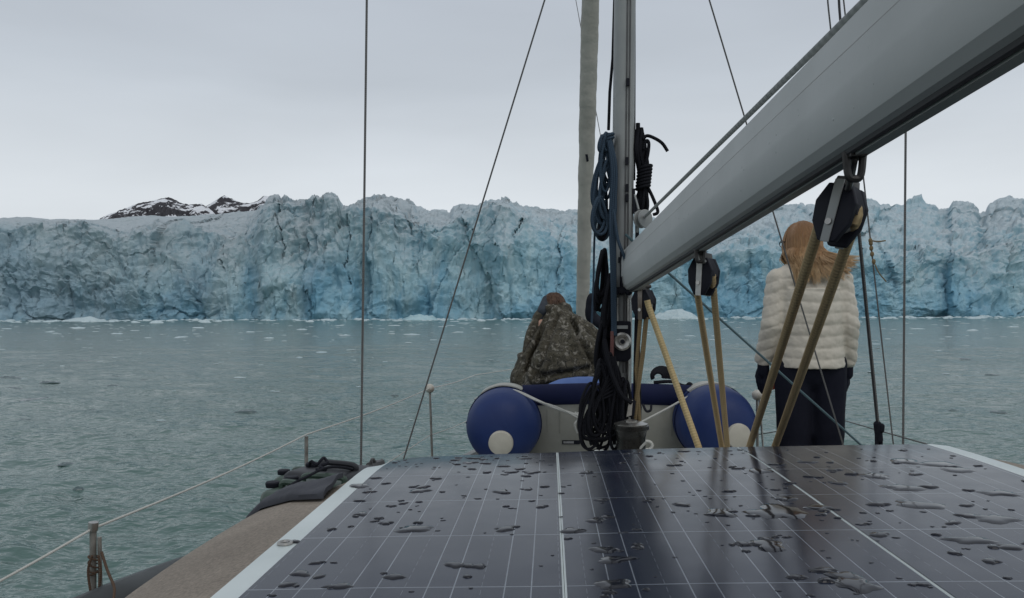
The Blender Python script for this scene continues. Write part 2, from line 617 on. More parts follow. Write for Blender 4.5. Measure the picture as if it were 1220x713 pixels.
Xg = dirs[None, :, 0] * Dg
Yg = dirs[None, :, 1] * Dg
U = np.broadcast_to(gpx * .27, Dg.shape)
V = Zg + (Dg - D0) * .55
blk = np.clip((np.interp(gpx, [-330, 240, 330, 700, 820, 1550], [.45, .5, 1, 1, .7, .6])), 0, 1)[None]
warpx = 3.5 * fbm(U / 14, V / 14, 2.2, 3)
warpz = 3.5 * fbm(U / 14 + 40, V / 14, 5.2, 3)
tower = np.interp(gpx, [150, 330, 420, 640, 720, 830, 930], [.25, 1, .85, 1, .8, .35, .2])[None]
vert = 1 - .72 * tower
rough = np.clip(.62 + 1.5 * fbm(U / 38, V / 22, 31.0, 2), .30, 1.15)                  # rubble here, clean broken faces there
f1, e1 = facets(U + warpx * .7, (V + warpz) * .60 * vert, 17, 5, 1.0)
f2, e2 = facets(U + warpx * .6, (V + warpz) * .70 * (1 - .5 * tower), 6.5, 9, 1.1)
f3, e3 = facets(U + warpx * .5, (V + warpz * .5) * (1 - .3 * tower), 2.4, 21, 1.0)
flute = fbm(U / 6.5, V / 45, 1.7, 3, .5, True)
lump = fbm(U / 19, V / 15, 4.4, 3, .42)
big = fbm(U / 45, V / 40, 14.4, 2, .5)
fine = fbm(U / 2.0, V / 2.4, 6.1, 4, .6)
rid = fbm(U / 15, V / 11, 11.0, 3, .45, True)
vfine = fbm(U / 1.5, V / 9, 8.2, 4, .55)
disp = (2.5 + 5.5 * tower) * f1 + 2.0 * rough * f2 + 1.05 * rough * f3 + 2.4 * tower * flute + 5.0 * lump + 6.0 * big + .95 * rough * fine + (.45 + .85 * tower) * vfine + (1 - .75 * tower) * 1.6 * rid
disp -= (1.1 * np.exp(-(e1 / .03) ** 2) * tower * rough)
disp -= (.2 + .35 * tower) * np.exp(-(e2 / .045) ** 2) * rough + .16 * np.exp(-(e3 / .07) ** 2) * rough
pyg = hor[None] - (Zg - CZ) / Dg * F_PX
for cr in CRACKS:
    ys = [p[1] for p in cr]; xs = [p[0] for p in cr]
    cx = np.interp(pyg, ys, xs) + 2.2 * perlin(pyg / 7, 0, cr[0][0] * .37)
    inr = np.clip((pyg - ys[0]) / 3, 0, 1) * np.clip((ys[-1] - pyg) / 3, 0, 1)
    wob = 1.0 + .9 * perlin(pyg / 5, 3, cr[0][0])
    disp -= inr * 5 * np.exp(-((gpx[None] - cx) / np.maximum(.38 * wob, .15)) ** 2)
calm = np.interp(gpx, [0, 210, 320], [1, 1, 0])[None] * np.clip((Dg - D0 - 7) / 20, 0, 1)    # smooth upper surface
Wg = Wg * (1 - .45 * calm)
foot = np.clip((Zg + 1.5) / 3.5, 0, 1)
back_side = np.clip((Dg - D0 - 7) / 46, 0, 1)
dy = disp * Wg * (.4 + .6 * foot)
# on the face the ice breaks towards the water, behind the lip it heaves upwards
Yg = Yg - dy * (1 - .55 * back_side)
Zd = (1.3 * fine + 1.7 * f2 + 1.0 * f3) * Wg * (1 - .7 * calm) * np.clip(Zg / 8, 0, 1) + .30 * dy * np.clip((Dg - D0 - 7) / 8, 0, 1) * (1 - .75 * np.clip((Dg - D0 - 40) / 13, 0, 1))
Zg2 = Zg + Zd * (1 - .25 * np.clip((Dg - D0 - 44) / 9, 0, 1))
Xg = Xg + (.9 * fbm(U / 3, V / 3, 15.5, 3) + .8 * f3) * Wg
m, nt, b = newmat("glacier_ice")
tcg = nd(nt, "ShaderNodeTexCoord").outputs["Object"]
geo = nd(nt, "ShaderNodeNewGeometry")
sepg = nd(nt, "ShaderNodeSeparateXYZ"); nt.links.new(tcg, sepg.inputs[0])
sepn = nd(nt, "ShaderNodeSeparateXYZ"); nt.links.new(geo.outputs["Normal"], sepn.inputs[0])
mg = nd(nt, "ShaderNodeMapping"); mg.inputs["Scale"].default_value = (1, .6, .42); nt.links.new(tcg, mg.inputs[0])
n_big = noise_tex(nt, .035, 5, .6, mg.outputs[0], .6)
n_mid = noise_tex(nt, .16, 6, .65, mg.outputs[0], .8)
n_fin = noise_tex(nt, .9, 5, .7, mg.outputs[0])
blue = ramp(nt, n_mid, [(.28, (.19, .385, .485)), (.45, (.295, .48, .56)), (.60, (.385, .555, .61)), (.75, (.47, .61, .65))])
snow = ramp(nt, n_fin, [(.3, (.37, .46, .51)), (.6, (.50, .575, .615))])
# weathered white crust: on ledges and towards the old upper surface
zf = mathn(nt, 'MULTIPLY_ADD', sepg.outputs[2], .020, -.45)
up = mathn(nt, 'MULTIPLY', sepn.outputs[2], .45)
crust = mathn(nt, 'ADD', mathn(nt, 'ADD', zf, up), mathn(nt, 'MULTIPLY_ADD', n_big, 1.5, -.68))
crust = mathn(nt, 'ADD', crust, mathn(nt, 'MULTIPLY_ADD', n_mid, .9, -.42))
cf = ramp(nt, crust, [(.12, g3(0)), (.75, g3(1))])
col = mixc(nt, cf, blue, snow)
deep = mathn(nt, 'ADD', mathn(nt, 'MULTIPLY_ADD', noise_tex(nt, .05, 5, .6, mg.outputs[0], .8), 3.0, -1.08), mathn(nt, 'MULTIPLY', sepg.outputs[2], -.026))
col = mixc(nt, ramp(nt, deep, [(-.0, g3(0)), (.55, g3(.66))]), col, (.12, .325, .47))
xl = mathn(nt, 'MULTIPLY_ADD', sepg.outputs[0], -.0075, .05)           # dirtier old ice towards one flank
dirt = mathn(nt, 'ADD', mathn(nt, 'MULTIPLY_ADD', noise_tex(nt, .07, 6, .7, mg.outputs[0], 1.0), 2.4, -1.25), mathn(nt, 'ADD', xl, mathn(nt, 'MULTIPLY_ADD', sepg.outputs[2], .016, -.5)))
df = ramp(nt, dirt, [(.0, g3(0)), (.8, g3(.5))])
col = mixc(nt, df, col, (.335, .37, .39))
nt.links.new(col, b.inputs["Base Color"])
b.inputs["Roughness"].default_value = .55
b.inputs["Specular IOR Level"].default_value = .35
bn = nd(nt, "ShaderNodeBump"); bn.inputs["Strength"].default_value = .8; bn.inputs["Distance"].default_value = .4
nt.links.new(noise_tex(nt, 1.4, 6, .7, mg.outputs[0], .5), bn.inputs["Height"])
nt.links.new(bn.outputs[0], b.inputs["Normal"])
ICE = m
gl = place("glacier", grid_mesh("glacier", Xg, Yg, Zg2), ICE, smooth=False, kind='structure')

# ================================================================== SETTING: mountains behind
m, nt, b = newmat("mountain_rock_and_snow")
tcm = nd(nt, "ShaderNodeTexCoord").outputs["Object"]
rock = ramp(nt, noise_tex(nt, .02, 6, .7, tcm), [(.3, (.012, .012, .018)), (.7, (.040, .037, .044))])
mm = nd(nt, "ShaderNodeMapping"); mm.inputs["Scale"].default_value = (1.0, .25, 2.4); mm.inputs["Rotation"].default_value = (0, R(28), 0)
nt.links.new(tcm, mm.inputs[0])
sn = mathn(nt, 'ADD', noise_tex(nt, .022, 6, .66, mm.outputs[0], .5), mathn(nt, 'MULTIPLY', noise_tex(nt, .05, 4, .6, tcm), .22))
nt.links.new(mixc(nt, ramp(nt, sn, [(.615, g3(0)), (.630, g3(1))]), rock, (.72, .74, .78)), b.inputs["Base Color"])
b.inputs["Roughness"].default_value = .9
ROCK = m


def mountain(pts, D, x0, x1):
    px = np.linspace(x0, x1, 260)
    rowd = np.linspace(-1, 1, 90)
    pxg, tg = np.meshgrid(px, rowd)
    top = (375.5 - tr(px, pts)) / F_PX * D
    top = np.maximum(top + 3.5 * fbm(px / 5, 0, D, 4, .6), 30)
    d = D + tg * 420
    z = 60 + (top[None] - 60) * np.clip(1 - np.abs(tg), 0, 1) ** .9
    z = z + (1 - np.abs(tg)) * np.abs(tg) * 90 * fbm(pxg / 12, tg * 6, D * .1, 5, .6, True) * np.clip(top[None] / 150, 0, 1)
    z = np.minimum(z, top[None] * 1.0 * d / D)
    z = np.where(np.abs(tg) > .99, -5, z)
    dv = np.array([(CF + CR * ((p - 610) / F_PX))[:] for p in px])
    place("mountain", grid_mesh("mountain", dv[None, :, 0] * d, dv[None, :, 1] * d, z), ROCK, kind='structure')


mountain([(90, 300), (104, 272), (118, 262), (130, 256), (150, 249), (165, 243), (178, 241), (190, 238), (200, 236), (208, 239), (215, 243), (225, 245), (240, 244), (248, 249), (262, 262), (275, 290)], 1900, 92, 275)
mountain([(205, 290), (222, 262), (240, 251), (255, 241), (267, 234), (275, 238), (287, 243), (298, 244), (307, 241), (314, 234.5), (321, 236), (332, 240), (360, 262)], 2300, 205, 362)

# ================================================================== floating ice
ICEW = M("white_glacier_ice", (.55, .64, .66), (.42, .54, .58), 2, .5, bump=.5, bscale=14)
ICEB = M("blue_glacier_ice", (.33, .52, .58), (.45, .60, .63), 1.5, .35, bump=.5, bscale=10)
ICED = M("dark_clear_ice", (.05, .085, .09), (.085, .125, .13), 5, .2, bump=.5, bscale=14)


def chunk(rx, ry, h, seed, n=16, rings=6):
    """irregular floating lump: outline, peaks and a little below the water line"""
    vs, fs = [], []
    for j in range(rings + 1):
        t = j / rings
        for i in range(n):
            a = 2 * math.pi * i / n
            rr = 1 + .42 * mnoise.noise(Vector((math.cos(a) * 1.3, math.sin(a) * 1.3, seed)))
            k = (1 - t) ** .6
            x, y = math.cos(a) * rx * rr * k, math.sin(a) * ry * rr * k
            z = -.12 * h if j == 0 else h * (t ** .6) * (.55 + .65 * abs(mnoise.noise(Vector((x / rx * 2.1 + seed, y / ry * 2.1, seed * 1.7)))) * 1.6)
            vs.append((x, y, z))
        if j:
            o = (j - 1) * n
            for i in range(n):
                fs.append((o + i, o + (i + 1) % n, o + n + (i + 1) % n, o + n + i))
    fs.append(tuple(rings * n + i for i in range(n)))
    return vs, fs


def floe(px, py, wpx, kind, label, group="pieces of ice adrift on the fjord", tall=.12, cat="ice floe", name="ice_floe"):
    c = onplane(px, py)
    d = c.length
    w = wpx / F_PX * d / 2
    mb = MB()
    mb.add(*chunk(w, w * random.uniform(.5, .9), w * tall * 2, random.random() * 50))
    mb.v = [Vector((c.x, c.y, -.004)) + v for v in mb.v]
    o = mb.build(name, kind, smooth=35, base=(c.x, c.y, 0))
    return tag(o, label, cat, group)


W_L = "small pale ice floe drifting on the open green water"
D_L = "small dark floe of clear ice drifting on the open green water"
for px, py, w in [(385, 420, 26), (288, 445, 20), (370, 446, 12), (268, 467, 7), (372, 474, 17), (415, 400, 22), (545, 396, 20), (492, 399, 24), (357, 426, 12), (320, 403, 14), (455, 431, 12),
                  (334, 443, 6), (322, 466, 9), (140, 398, 14), (220, 402, 18), (60, 396, 15), (163, 394, 20), (300, 396, 18), (360, 393, 14), (580, 392, 18), (606, 404, 12), (10, 392, 22),
                  (90, 391, 20), (240, 391, 16), (455, 392, 20), (520, 405, 14), (870, 392, 16), (1090, 392, 18), (1160, 394, 22), (1195, 401, 14), (1120, 404, 12), (855, 402, 10), (1040, 410, 11), (1205, 390, 16),
                  (425, 461, 8), (410, 478, 9)]:
    floe(px + random.uniform(-4, 4), py, w * random.uniform(.5, .95), ICEW, W_L, tall=random.uniform(.03, .10))
for px, py, w in [(12, 451, 26), (16, 463, 20), (100, 430, 14), (58, 456, 22), (119, 452, 11), (136, 449, 14), (135, 460, 16), (50, 477, 40), (530, 455, 14), (470, 471, 10), (260, 496, 18), (110, 488, 9),
                  (28, 500, 12), (172, 452, 8), (205, 464, 8), (1150, 428, 12), (1180, 447, 15), (1188, 491, 17), (1136, 489, 12), (1100, 462, 10), (1212, 470, 12), (1165, 513, 22)]:
    floe(px, py, w, ICED, D_L, tall=.09)
floe(245, 478, 22, ICEW, "long flat white floe low in the water, before the dark cluster", tall=.06)
floe(295, 491, 26, ICED, "broad dark floe of clear ice, widest of those in open water", tall=.13)
floe(78, 553, 16, ICED, "dark floe nearest to the fender, alone in rippled water", tall=.14)
floe(93, 583, 11, ICED, "dark ice lump just above the nearest stanchion top", tall=.3)
floe(287, 580, 30, ICEB, "pale turquoise floe almost awash near the jerry cans", tall=.03)

for px, py, w, t, lab in [(500, 381.5, 42, .17, "pale blue berg with rounded back stranded at the glacier foot near the slanting shroud"), (806, 379.5, 52, .22, "pointed white berg at the glacier foot between the tan ropes"),
                          (1118, 377.5, 40, .18, "white crumbling berg at the glacier foot beside the upright starboard shroud"), (100, 383, 44, .1, "low white berg below the grey part of the glacier wall")]:
    floe(px, py, w, ICEB if 'blue' in lab else ICEW, lab, group="small bergs at the glacier foot", tall=t, cat="small berg", name="small_berg")
mb = MB()
for i in range(1780):
    px = random.uniform(-200, 1420)
    hz = 373.3 - .0041 * px
    py = hz + 8.8 + abs(random.gauss(0, 1.4)) - .4 if i < 1500 else hz + 9.5 + random.expovariate(1 / 9.0)
    c = onplane(px, py)
    w = random.choice([.8, .8, 1.2, 2.0]) * random.uniform(.25, .9)
    if i >= 1500: w *= min(1.0, 9.5 / (py - hz)) * 1.1
    vs_, fs_ = chunk(w, w * random.uniform(.6, 1), w * (random.uniform(.15, .5) if i < 1500 else .10), random.random() * 60, 8, 3)
    mb.add([Vector((c.x, c.y, 0)) + Vector(v) for v in vs_], fs_)
mb2 = MB()
for i in range(680):
    px = random.uniform(-200, 1420)
    hz = 373.3 - .0041 * px
    py = hz + 13 + random.expovariate(1 / 30.0)
    if py > 540 or (px > 520 and py > 470): continue
    c = onplane(px, py)
    w = random.uniform(.8, 4.0) * (1.7 if random.random() < .12 else 1) / F_PX * c.length
    vs_, fs_ = chunk(w, w * random.uniform(.5, .9), w * random.uniform(.06, .22), random.random() * 60, 8, 3)
    mb2.add([Vector((c.x, c.y, 0)) + Vector(v) for v in vs_], fs_)
tag(mb2.build("ice_crumbs", M("mixed_ice_crumbs", (.46, .56, .58), (.16, .23, .24), .25, .4), smooth=0, base=(0, 80, 0)), "small crumbs of ice scattered over the open fjord", "ice crumbs", kind='stuff')
tag(mb.build("brash_ice", ICEW, smooth=0, base=(0, 250, 0)), "belt of crushed white ice along the glacier foot", "brash ice", kind='stuff')

# ================================================================== YACHT
CLX = .36                                     # centre line, in x
DECK = -1.18


def roof_z(x, y):
    """cambered cabin top (relative to the eye); rounds down at its front and at the shoulders"""
    xs = [-1.02, -.985, -.93, -.85, -.72, -.57, -.3, 0, .25, .6, .95, 1.25, 1.45, 1.56, 1.62, 1.66]
    zs = [-.86, -.72, -.635, -.572, -.517, -.476, -.468, -.462, -.454, -.447, -.441, -.437, -.46, -.53, -.62, -.80]
    z = np.interp(x, xs, zs)
    f = np.clip((y - 2.28) / .5, 0, None)
    z = z - .06 * f ** 2 * np.interp(x, [-.9, -.3, .4, 1.3], [.8, .45, .25, .15])
    ys_c = np.interp(x, [-1.0, -.85, -.75, -.66, -.60, -.56, -.45], [2.52, 2.44, 2.34, 2.26, 2.26, 2.46, 2.76])
    z = z - 3.0 * np.clip(y - ys_c, 0, .5) ** 2
    g = np.clip((y - 2.72) / .2, 0, None)
    return z - .5 * g ** 2


yacht = thing("sailing_yacht", "sailing yacht with tan cabin top seen from its cockpit", "sailing yacht", W(CLX, 3.5, -2.4))
ST = [(-2.6, 1.30), (-1, 1.48), (1, 1.58), (2.4, 1.60), (3.8, 1.52), (5.2, 1.28), (6.6, .95), (8.0, .55), (9.0, .22), (9.5, .03)]
sy = np.linspace(-2.6, 9.5, 60)
hw = np.interp(sy, [s[0] for s in ST], [s[1] for s in ST])
mb = MB(); vsx = []
for y, h in zip(sy, hw):
    for k, (wf, zf_) in enumerate([(1, DECK + .02), (1.01, DECK - .12), (.97, DECK - .6), (.8, -2.2), (.45, -2.7), (0, -2.9)]):
        vsx.append(W(CLX - h * wf, y, zf_))
    for wf, zf_ in [(.45, -2.7), (.8, -2.2), (.97, DECK - .6), (1.01, DECK - .12), (1, DECK + .02)]:
        vsx.append(W(CLX + h * wf, y, zf_))
n = 11
fs = [(i * n + k, i * n + k + 1, (i + 1) * n + k + 1, (i + 1) * n + k) for i in range(len(sy) - 1) for k in range(n - 1)]
fs.append(tuple(range(n)))
mb.add(vsx, fs)
mb.build("hull", WHITE, yacht)
mb = MB()
mb.add([W(CLX - h * .995, y, DECK) for y, h in zip(sy, hw)] + [W(CLX + h * .995, y, DECK) for y, h in zip(sy, hw)],
       [(i, i + 1, len(sy) + i + 1, len(sy) + i) for i in range(len(sy) - 1)])
mb.build("deck", TAN, yacht)
mb = MB()
for s in (-1, 1):
    mb.tube([W(CLX + s * (h - .03), y, DECK + .045) for y, h in zip(sy, hw)], .035, 8)
mb.build("toe_rail", ALU, yacht)
# cabin roof (tan), from behind the eye to the rounded front
xs_ = np.array([-1.03, -1.02, -1.005, -.985, -.96, -.93, -.9, -.85, -.8, -.72, -.65, -.57, -.45, -.3, -.15, 0, .12, .25, .42, .6, .78, .95, 1.1, 1.25, 1.35, 1.45, 1.51, 1.56, 1.6, 1.62, 1.65, 1.66])
ys_ = np.concatenate([np.linspace(-1.2, 2.2, 26), np.linspace(2.25, 2.95, 22), [2.99]])
XX, YY = np.meshgrid(xs_, ys_)
ZZ = roof_z(XX, YY) - .012
ZZ = np.where((XX < -1.025), DECK - .1, ZZ)
ZZ = np.where((XX > 1.655), DECK - .1, ZZ)
ZZ = np.where(YY > 2.97, np.minimum(ZZ, -.9), ZZ)
narrow = np.clip((YY - 2.35) / .6, 0, 1)
XX = XX - .03 * np.clip(1 - ((YY - 1.85) / .55) ** 2, 0, 1) * np.clip((-XX - .66) / .2, 0, 1)
XX2 = CLX - .03 + (XX - CLX + .03) * (1 - .16 * narrow ** 2)
me = grid_mesh("cabin_roof", XX2, YY, ZZ + CZ)
shift(me, ORIGIN[yacht.name])
link("cabin_roof", me, TAN, yacht, ORIGIN[yacht.name])
mb = MB()
prof = [(-.86, DECK - .05), (-.84, -.93), (-.78, -.865), (-.4, -.84), (0, -.835), (.4, -.84), (.78, -.865), (.84, -.93), (.86, DECK - .05)]
yy = [2.9, 3.4, 4.2, 5.2, 6.0, 6.5, 6.7]
wsc = [1, 1, .98, .85, .72, .6, .5]
mb.add([W(CLX + a * w_, y, max(z - .14 * max(0, y - 4.5), DECK - .05) if y < 6.6 else DECK - .05) for y, w_ in zip(yy, wsc) for a, z in prof],
       [(i * 9 + k, i * 9 + k + 1, (i + 1) * 9 + k + 1, (i + 1) * 9 + k) for i in range(6) for k in range(8)])
mb.build("fore_cabin", WHITE, yacht)

# ------------------------------------------------------------------ solar panels
def panel_mat(x0, pitch):
    m, nt, b = newmat("solar_cells")
    tc_ = nd(nt, "ShaderNodeTexCoord").outputs["Object"]
    s = nd(nt, "ShaderNodeSeparateXYZ"); nt.links.new(tc_, s.inputs[0])
    u = mathn(nt, 'FRACT', mathn(nt, 'DIVIDE', mathn(nt, 'SUBTRACT', s.outputs[0], x0), pitch))

    def line(src, at, hw_):
        return mathn(nt, 'LESS_THAN', mathn(nt, 'ABSOLUTE', mathn(nt, 'SUBTRACT', src, at)), hw_)
    l1 = mathn(nt, 'MAXIMUM', line(u, .33, .0082), line(u, .67, .0082))
    v = mathn(nt, 'FRACT', mathn(nt, 'DIVIDE', s.outputs[1], .31))
    l2 = line(v, .5, .0055)
    dash = mathn(nt, 'LESS_THAN', mathn(nt, 'FRACT', mathn(nt, 'MULTIPLY', s.outputs[1], 26)), .62)
    l3 = mathn(nt, 'MULTIPLY', line(u, .5 - .47, .0045), mathn(nt, 'MULTIPLY', dash, .45))
    worn = mathn(nt, 'MULTIPLY_ADD', noise_tex(nt, 11, 3, .6, tc_), .9, .2, clamp=True)
    f = mathn(nt, 'MULTIPLY', mathn(nt, 'MAXIMUM', mathn(nt, 'MAXIMUM', l1, mathn(nt, 'MULTIPLY', l2, .9)), l3), worn)
    cell = mixc(nt, noise_tex(nt, 3, 3, .5, tc_), (.010, .014, .028), (.016, .022, .042))
    nt.links.new(mixc(nt, f, cell, (.27, .30, .34)), b.inputs["Base Color"])
    film = noise_tex(nt, 5, 5, .6, tc_)
    nt.links.new(mathn(nt, 'MULTIPLY_ADD', film, .18, .10), b.inputs["Roughness"])
    b.inputs["IOR"].default_value = 1.38
    bn_ = nd(nt, "ShaderNodeBump"); bn_.inputs["Strength"].default_value = .12; bn_.inputs["Distance"].default_value = .01
    nt.links.new(noise_tex(nt, 6, 2, .4, tc_), bn_.inputs["Height"])
    nt.links.new(bn_.outputs[0], b.inputs["Normal"])
    return m


def sheet(x0, x1, y0, y1, off, thick=.004, corner=0.0, nx=14, ny=60):
    """thin sheet lying on the roof"""
    xs = np.linspace(x0, x1, nx); ys = np.linspace(y0, y1, ny)
    X, Y = np.meshgrid(xs, ys)
    zt = roof_z(X, Y) + off
    mb = MB()
    top = [W(X[j, i], Y[j, i], zt[j, i]) for j in range(ny) for i in range(nx)]
    bot = [p - Vector((0, 0, thick)) for p in top]
    fs = [(j * nx + i, j * nx + i + 1, (j + 1) * nx + i + 1, (j + 1) * nx + i) for j in range(ny - 1) for i in range(nx - 1)]
    rim = [i for i in range(nx)] + [j * nx + nx - 1 for j in range(1, ny)] + [(ny - 1) * nx + i for i in range(nx - 2, -1, -1)] + [j * nx for j in range(ny - 2, 0, -1)]
    N = nx * ny
    fs += [(rim[k], rim[k] + N, rim[(k + 1) % len(rim)] + N, rim[(k + 1) % len(rim)]) for k in range(len(rim))]
    mb.add(top + bot, fs)
    return mb


BORDER = M("white_panel_border", (.60, .66, .66), (.52, .58, .58), 4, .35)
PY0, PY1 = .35, 2.70
for k, (xa, xb, lab) in enumerate([(-.565, .0215, "flexible solar panel with white edge strip and eyelet, next to the bare tan roof"),
                                   (.0225, .6165, "wet solar panel between two other panels, pointing at the mast foot"),
                                   (.6175, 1.30, "wet solar panel with white edge strip on the starboard side of the roof")]):
    t = thing("solar_panel", lab, "solar panel", W((xa + xb) / 2, 1.5, -.46), "solar panels laid side by side on the cabin roof")
    lx = t.location.x
    ca, cb = (xa + .05 if k == 0 else xa + .0035), (xb - .075 if k == 2 else xb - .0035)
    sheet(ca, cb, PY0, PY1 - .006, .004, .0012).build("cell_sheet", panel_mat(ca - lx + (.005 if k == 0 else .028), .13), t)
    sheet(xa, xb, PY0 - .02, PY1, .0025, .006).build("border", BORDER, t)
    ex = xa + .024 if k == 0 else (xb - .03 if k == 2 else None)
    if ex is not None:
        for ey in (1.62,):
            z0 = float(roof_z(np.array(ex), np.array(ey))) + .0025
            e = MB()
            ring = [W(ex + .0125 * math.cos(a), ey + .0125 * math.sin(a), z0 + .002) for a in np.linspace(0, 2 * math.pi, 25)]
            e.tube(ring, .0042, 8, caps=False)
            eo = e.build("eyelet", STEEL, t)
            h = MB(); h.lathe([(.011, 0), (.011, .001), (0, .001)], W(ex, ey, z0 + .0005))
            h.build("eyelet_hole", BLACK, eo)

# rain drops and puddles lying on the panels
m, nt, b = newmat("rain_water")
b.inputs["Base Color"].default_value = (.012, .013, .019, 1)      # clear water over dark cells
b.inputs["Roughness"].default_value = .09
b.inputs["IOR"].default_value = 1.40
RAIN = m
mb = MB()


def drop(x, y, rx, ry, h, seed):
    n, rings = 18, 5
    vs, fs = [], []
    th = random.uniform(-.5, .5)
    for j in range(rings + 1):
        t = j / rings
        k = 1 - t
        for i in range(n):
            a = 2 * math.pi * i / n
            rr = 1 + .75 * mnoise.noise(Vector((math.cos(a) * 1.1, math.sin(a) * 1.1, seed))) + .22 * mnoise.noise(Vector((math.cos(a) * 2.2, math.sin(a) * 2.2, seed + 9)))
            dx, dy = math.cos(a) * rx * rr * k, math.sin(a) * ry * rr * k
            dx, dy = dx * math.cos(th) - dy * math.sin(th), dx * math.sin(th) + dy * math.cos(th)
            zz = float(roof_z(np.array(x + dx), np.array(y + dy))) + .0042 + h * (1 - k ** 4) ** .8
            vs.append(W(x + dx, y + dy, zz))
    for j in range(rings):
        for i in range(n):
            fs.append((j * n + i, j * n + (i + 1) % n, (j + 1) * n + (i + 1) % n, (j + 1) * n + i))
    mb.add(vs, fs)


big = [(500, 587, 13), (497, 633, 26), (520, 572, 8), (427, 581, 13), (600, 633, 14), (540, 676, 14), (556, 677, 9), (430, 615, 10), (460, 626, 9), (466, 605, 7), (480, 602, 6), (635, 565, 10), (645, 606, 8), (596, 588, 9),
       (680, 635, 14), (710, 623, 12), (720, 658, 16), (735, 670, 22), (700, 565, 8), (630, 585, 6), (860, 614, 18), (925, 613, 34), (938, 597, 14), (885, 651, 10), (912, 653, 22), (1075, 583, 22), (1042, 569, 18), (1098, 604, 32),
       (1150, 617, 12), (1185, 621, 24), (1153, 646, 26), (1120, 555, 18), (1005, 690, 22), (1020, 700, 26), (985, 682, 14), (1190, 590, 22), (905, 563, 14), (993, 562, 10), (1080, 552, 16), (1142, 562, 16), (1050, 640, 14), (880, 560, 8),
       (1000, 578, 12), (960, 552, 12), (560, 541 + 12, 10), (600, 557, 8), (735, 700, 24), (760, 655, 8), (1205, 655, 14), (1180, 672, 12), (470, 690, 12), (380, 690, 8), (350, 648, 8), (340, 700, 10), (1100, 700, 8), (975, 607, 16)]


def on_roof(px, py):
    v = CF + CR * ((px - 610) / F_PX) + CU * ((356.5 - py) / F_PX)
    t = 1.0
    for _ in range(60):
        p = v * t
        z = float(roof_z(np.array(p.x), np.array(p.y)))
        err = p.z - z
        t += err / max(-v.z + .02, .05) * .6
    return v * t


for px, py, w in big:
    p = on_roof(px, py)
    if p.y > 2.66 or p.y < .4:
        continue
    r = w * p.y / F_PX * .95
    drop(p.x, p.y, r, r * random.uniform(.6, 1.1), min(.0031, r * .2), random.random() * 90)
    for _ in range(random.choice((0, 0, 1))):
        a = random.uniform(0, 6.28)
        rr = r * random.uniform(.25, .6)
        drop(p.x + math.cos(a) * r * 1.5, p.y + math.sin(a) * r * 1.2, rr, rr * .7, min(.004, rr * .28), random.random() * 90)
for i in range(820):
    x, y = random.uniform(-.5, 1.2), 2.62 - 2.2 * random.random() ** 1.25
    if random.random() > .42 + .55 * (perlin(x * 2.2, y * 2.2, 3.3) + .45):
        continue
    r = .0028 + .011 * random.random() ** 3.2
    drop(x, y, r * random.uniform(1, 2.0), r, min(.0030, r * .34), random.random() * 90)
tag(mb.build("rain_drops", RAIN, smooth=60, base=W(.36, 1.5, -.46)), "rain drops and small puddles scattered over the solar panels", "rain drops", kind='stuff')

# ------------------------------------------------------------------ tarp, fender, jerry cans on the port side
CLOTH = M("slate_grey_cloth", (.026, .028, .038), (.042, .044, .057), 8, .7, bump=.5, bscale=40)
xs = np.linspace(-.975, -.59, 26); ys = np.linspace(0, .20, 30)
X, Y = np.meshgrid(xs, ys)
near = 2.33 - 1.0 * (X + .85)
Y = Y + near
edge = np.minimum.reduce([np.clip((X + .975) / .05, 0, 1), np.clip((Y - near) / .04, 0, 1)])
Z = roof_z(X, Y) + .010 + (.014 + .012 * fbm(X * 9, Y * 9, .5, 3)) * np.sqrt(edge) + .012 * np.sin(Y * 42 + X * 16) * edge * .35
Xn = CLX - .03 + (X - CLX + .03) * (1 - .16 * np.clip((Y - 2.35) / .6, 0, 1) ** 2)
mb = MB(); nx, ny = 26, 30
top = [W(Xn[j, i], Y[j, i], Z[j, i]) for j in range(ny) for i in range(nx)]
bot = [p - Vector((0, 0, .014)) for p in top]
fs = [(j * nx + i, j * nx + i + 1, (j + 1) * nx + i + 1, (j + 1) * nx + i) for j in range(ny - 1) for i in range(nx - 1)]
rim = list(range(nx)) + [j * nx + nx - 1 for j in range(1, ny)] + [(ny - 1) * nx + i for i in range(nx - 2, -1, -1)] + [j * nx for j in range(ny - 2, 0, -1)]
fs += [(rim[k], rim[k] + nx * ny, rim[(k + 1) % len(rim)] + nx * ny, rim[(k + 1) % len(rim)]) for k in range(len(rim))]
mb.add(top + bot, fs)
tag(mb.build("tarpaulin", CLOTH), "slate grey cloth folded over the rounded edge of the tan cabin roof", "cloth")

FEND = M("dark_grey_rubber", (.055, .062, .065), (.04, .045, .048), 5, .6)
fe = [P(20, 782, 1.78), P(95, 747, 1.98), P(150, 722, 2.12), P(205, 698, 2.4), P(250, 680, 2.65), P(268, 672, 2.75)]
sp = spline(fe, 8)
tag(MB().tube(sp, [.055 if i in (0, len(sp) - 1) else .072 for i in range(len(sp))], 18).build("fender", FEND), "long dark grey tubular fender lying along the side deck", "fender")

GREEN = M("dark_green_plastic", (.030, .055, .040), (.042, .070, .052), 8, .42, bump=.2, bscale=40)
CANB = M("black_can_plastic", (.012, .013, .017), (.020, .021, .026), 9, .5)


def rbox(c, size, bev, name, mat, parent):
    return MB().box(c, size).build(name, mat, parent, bevel=bev)


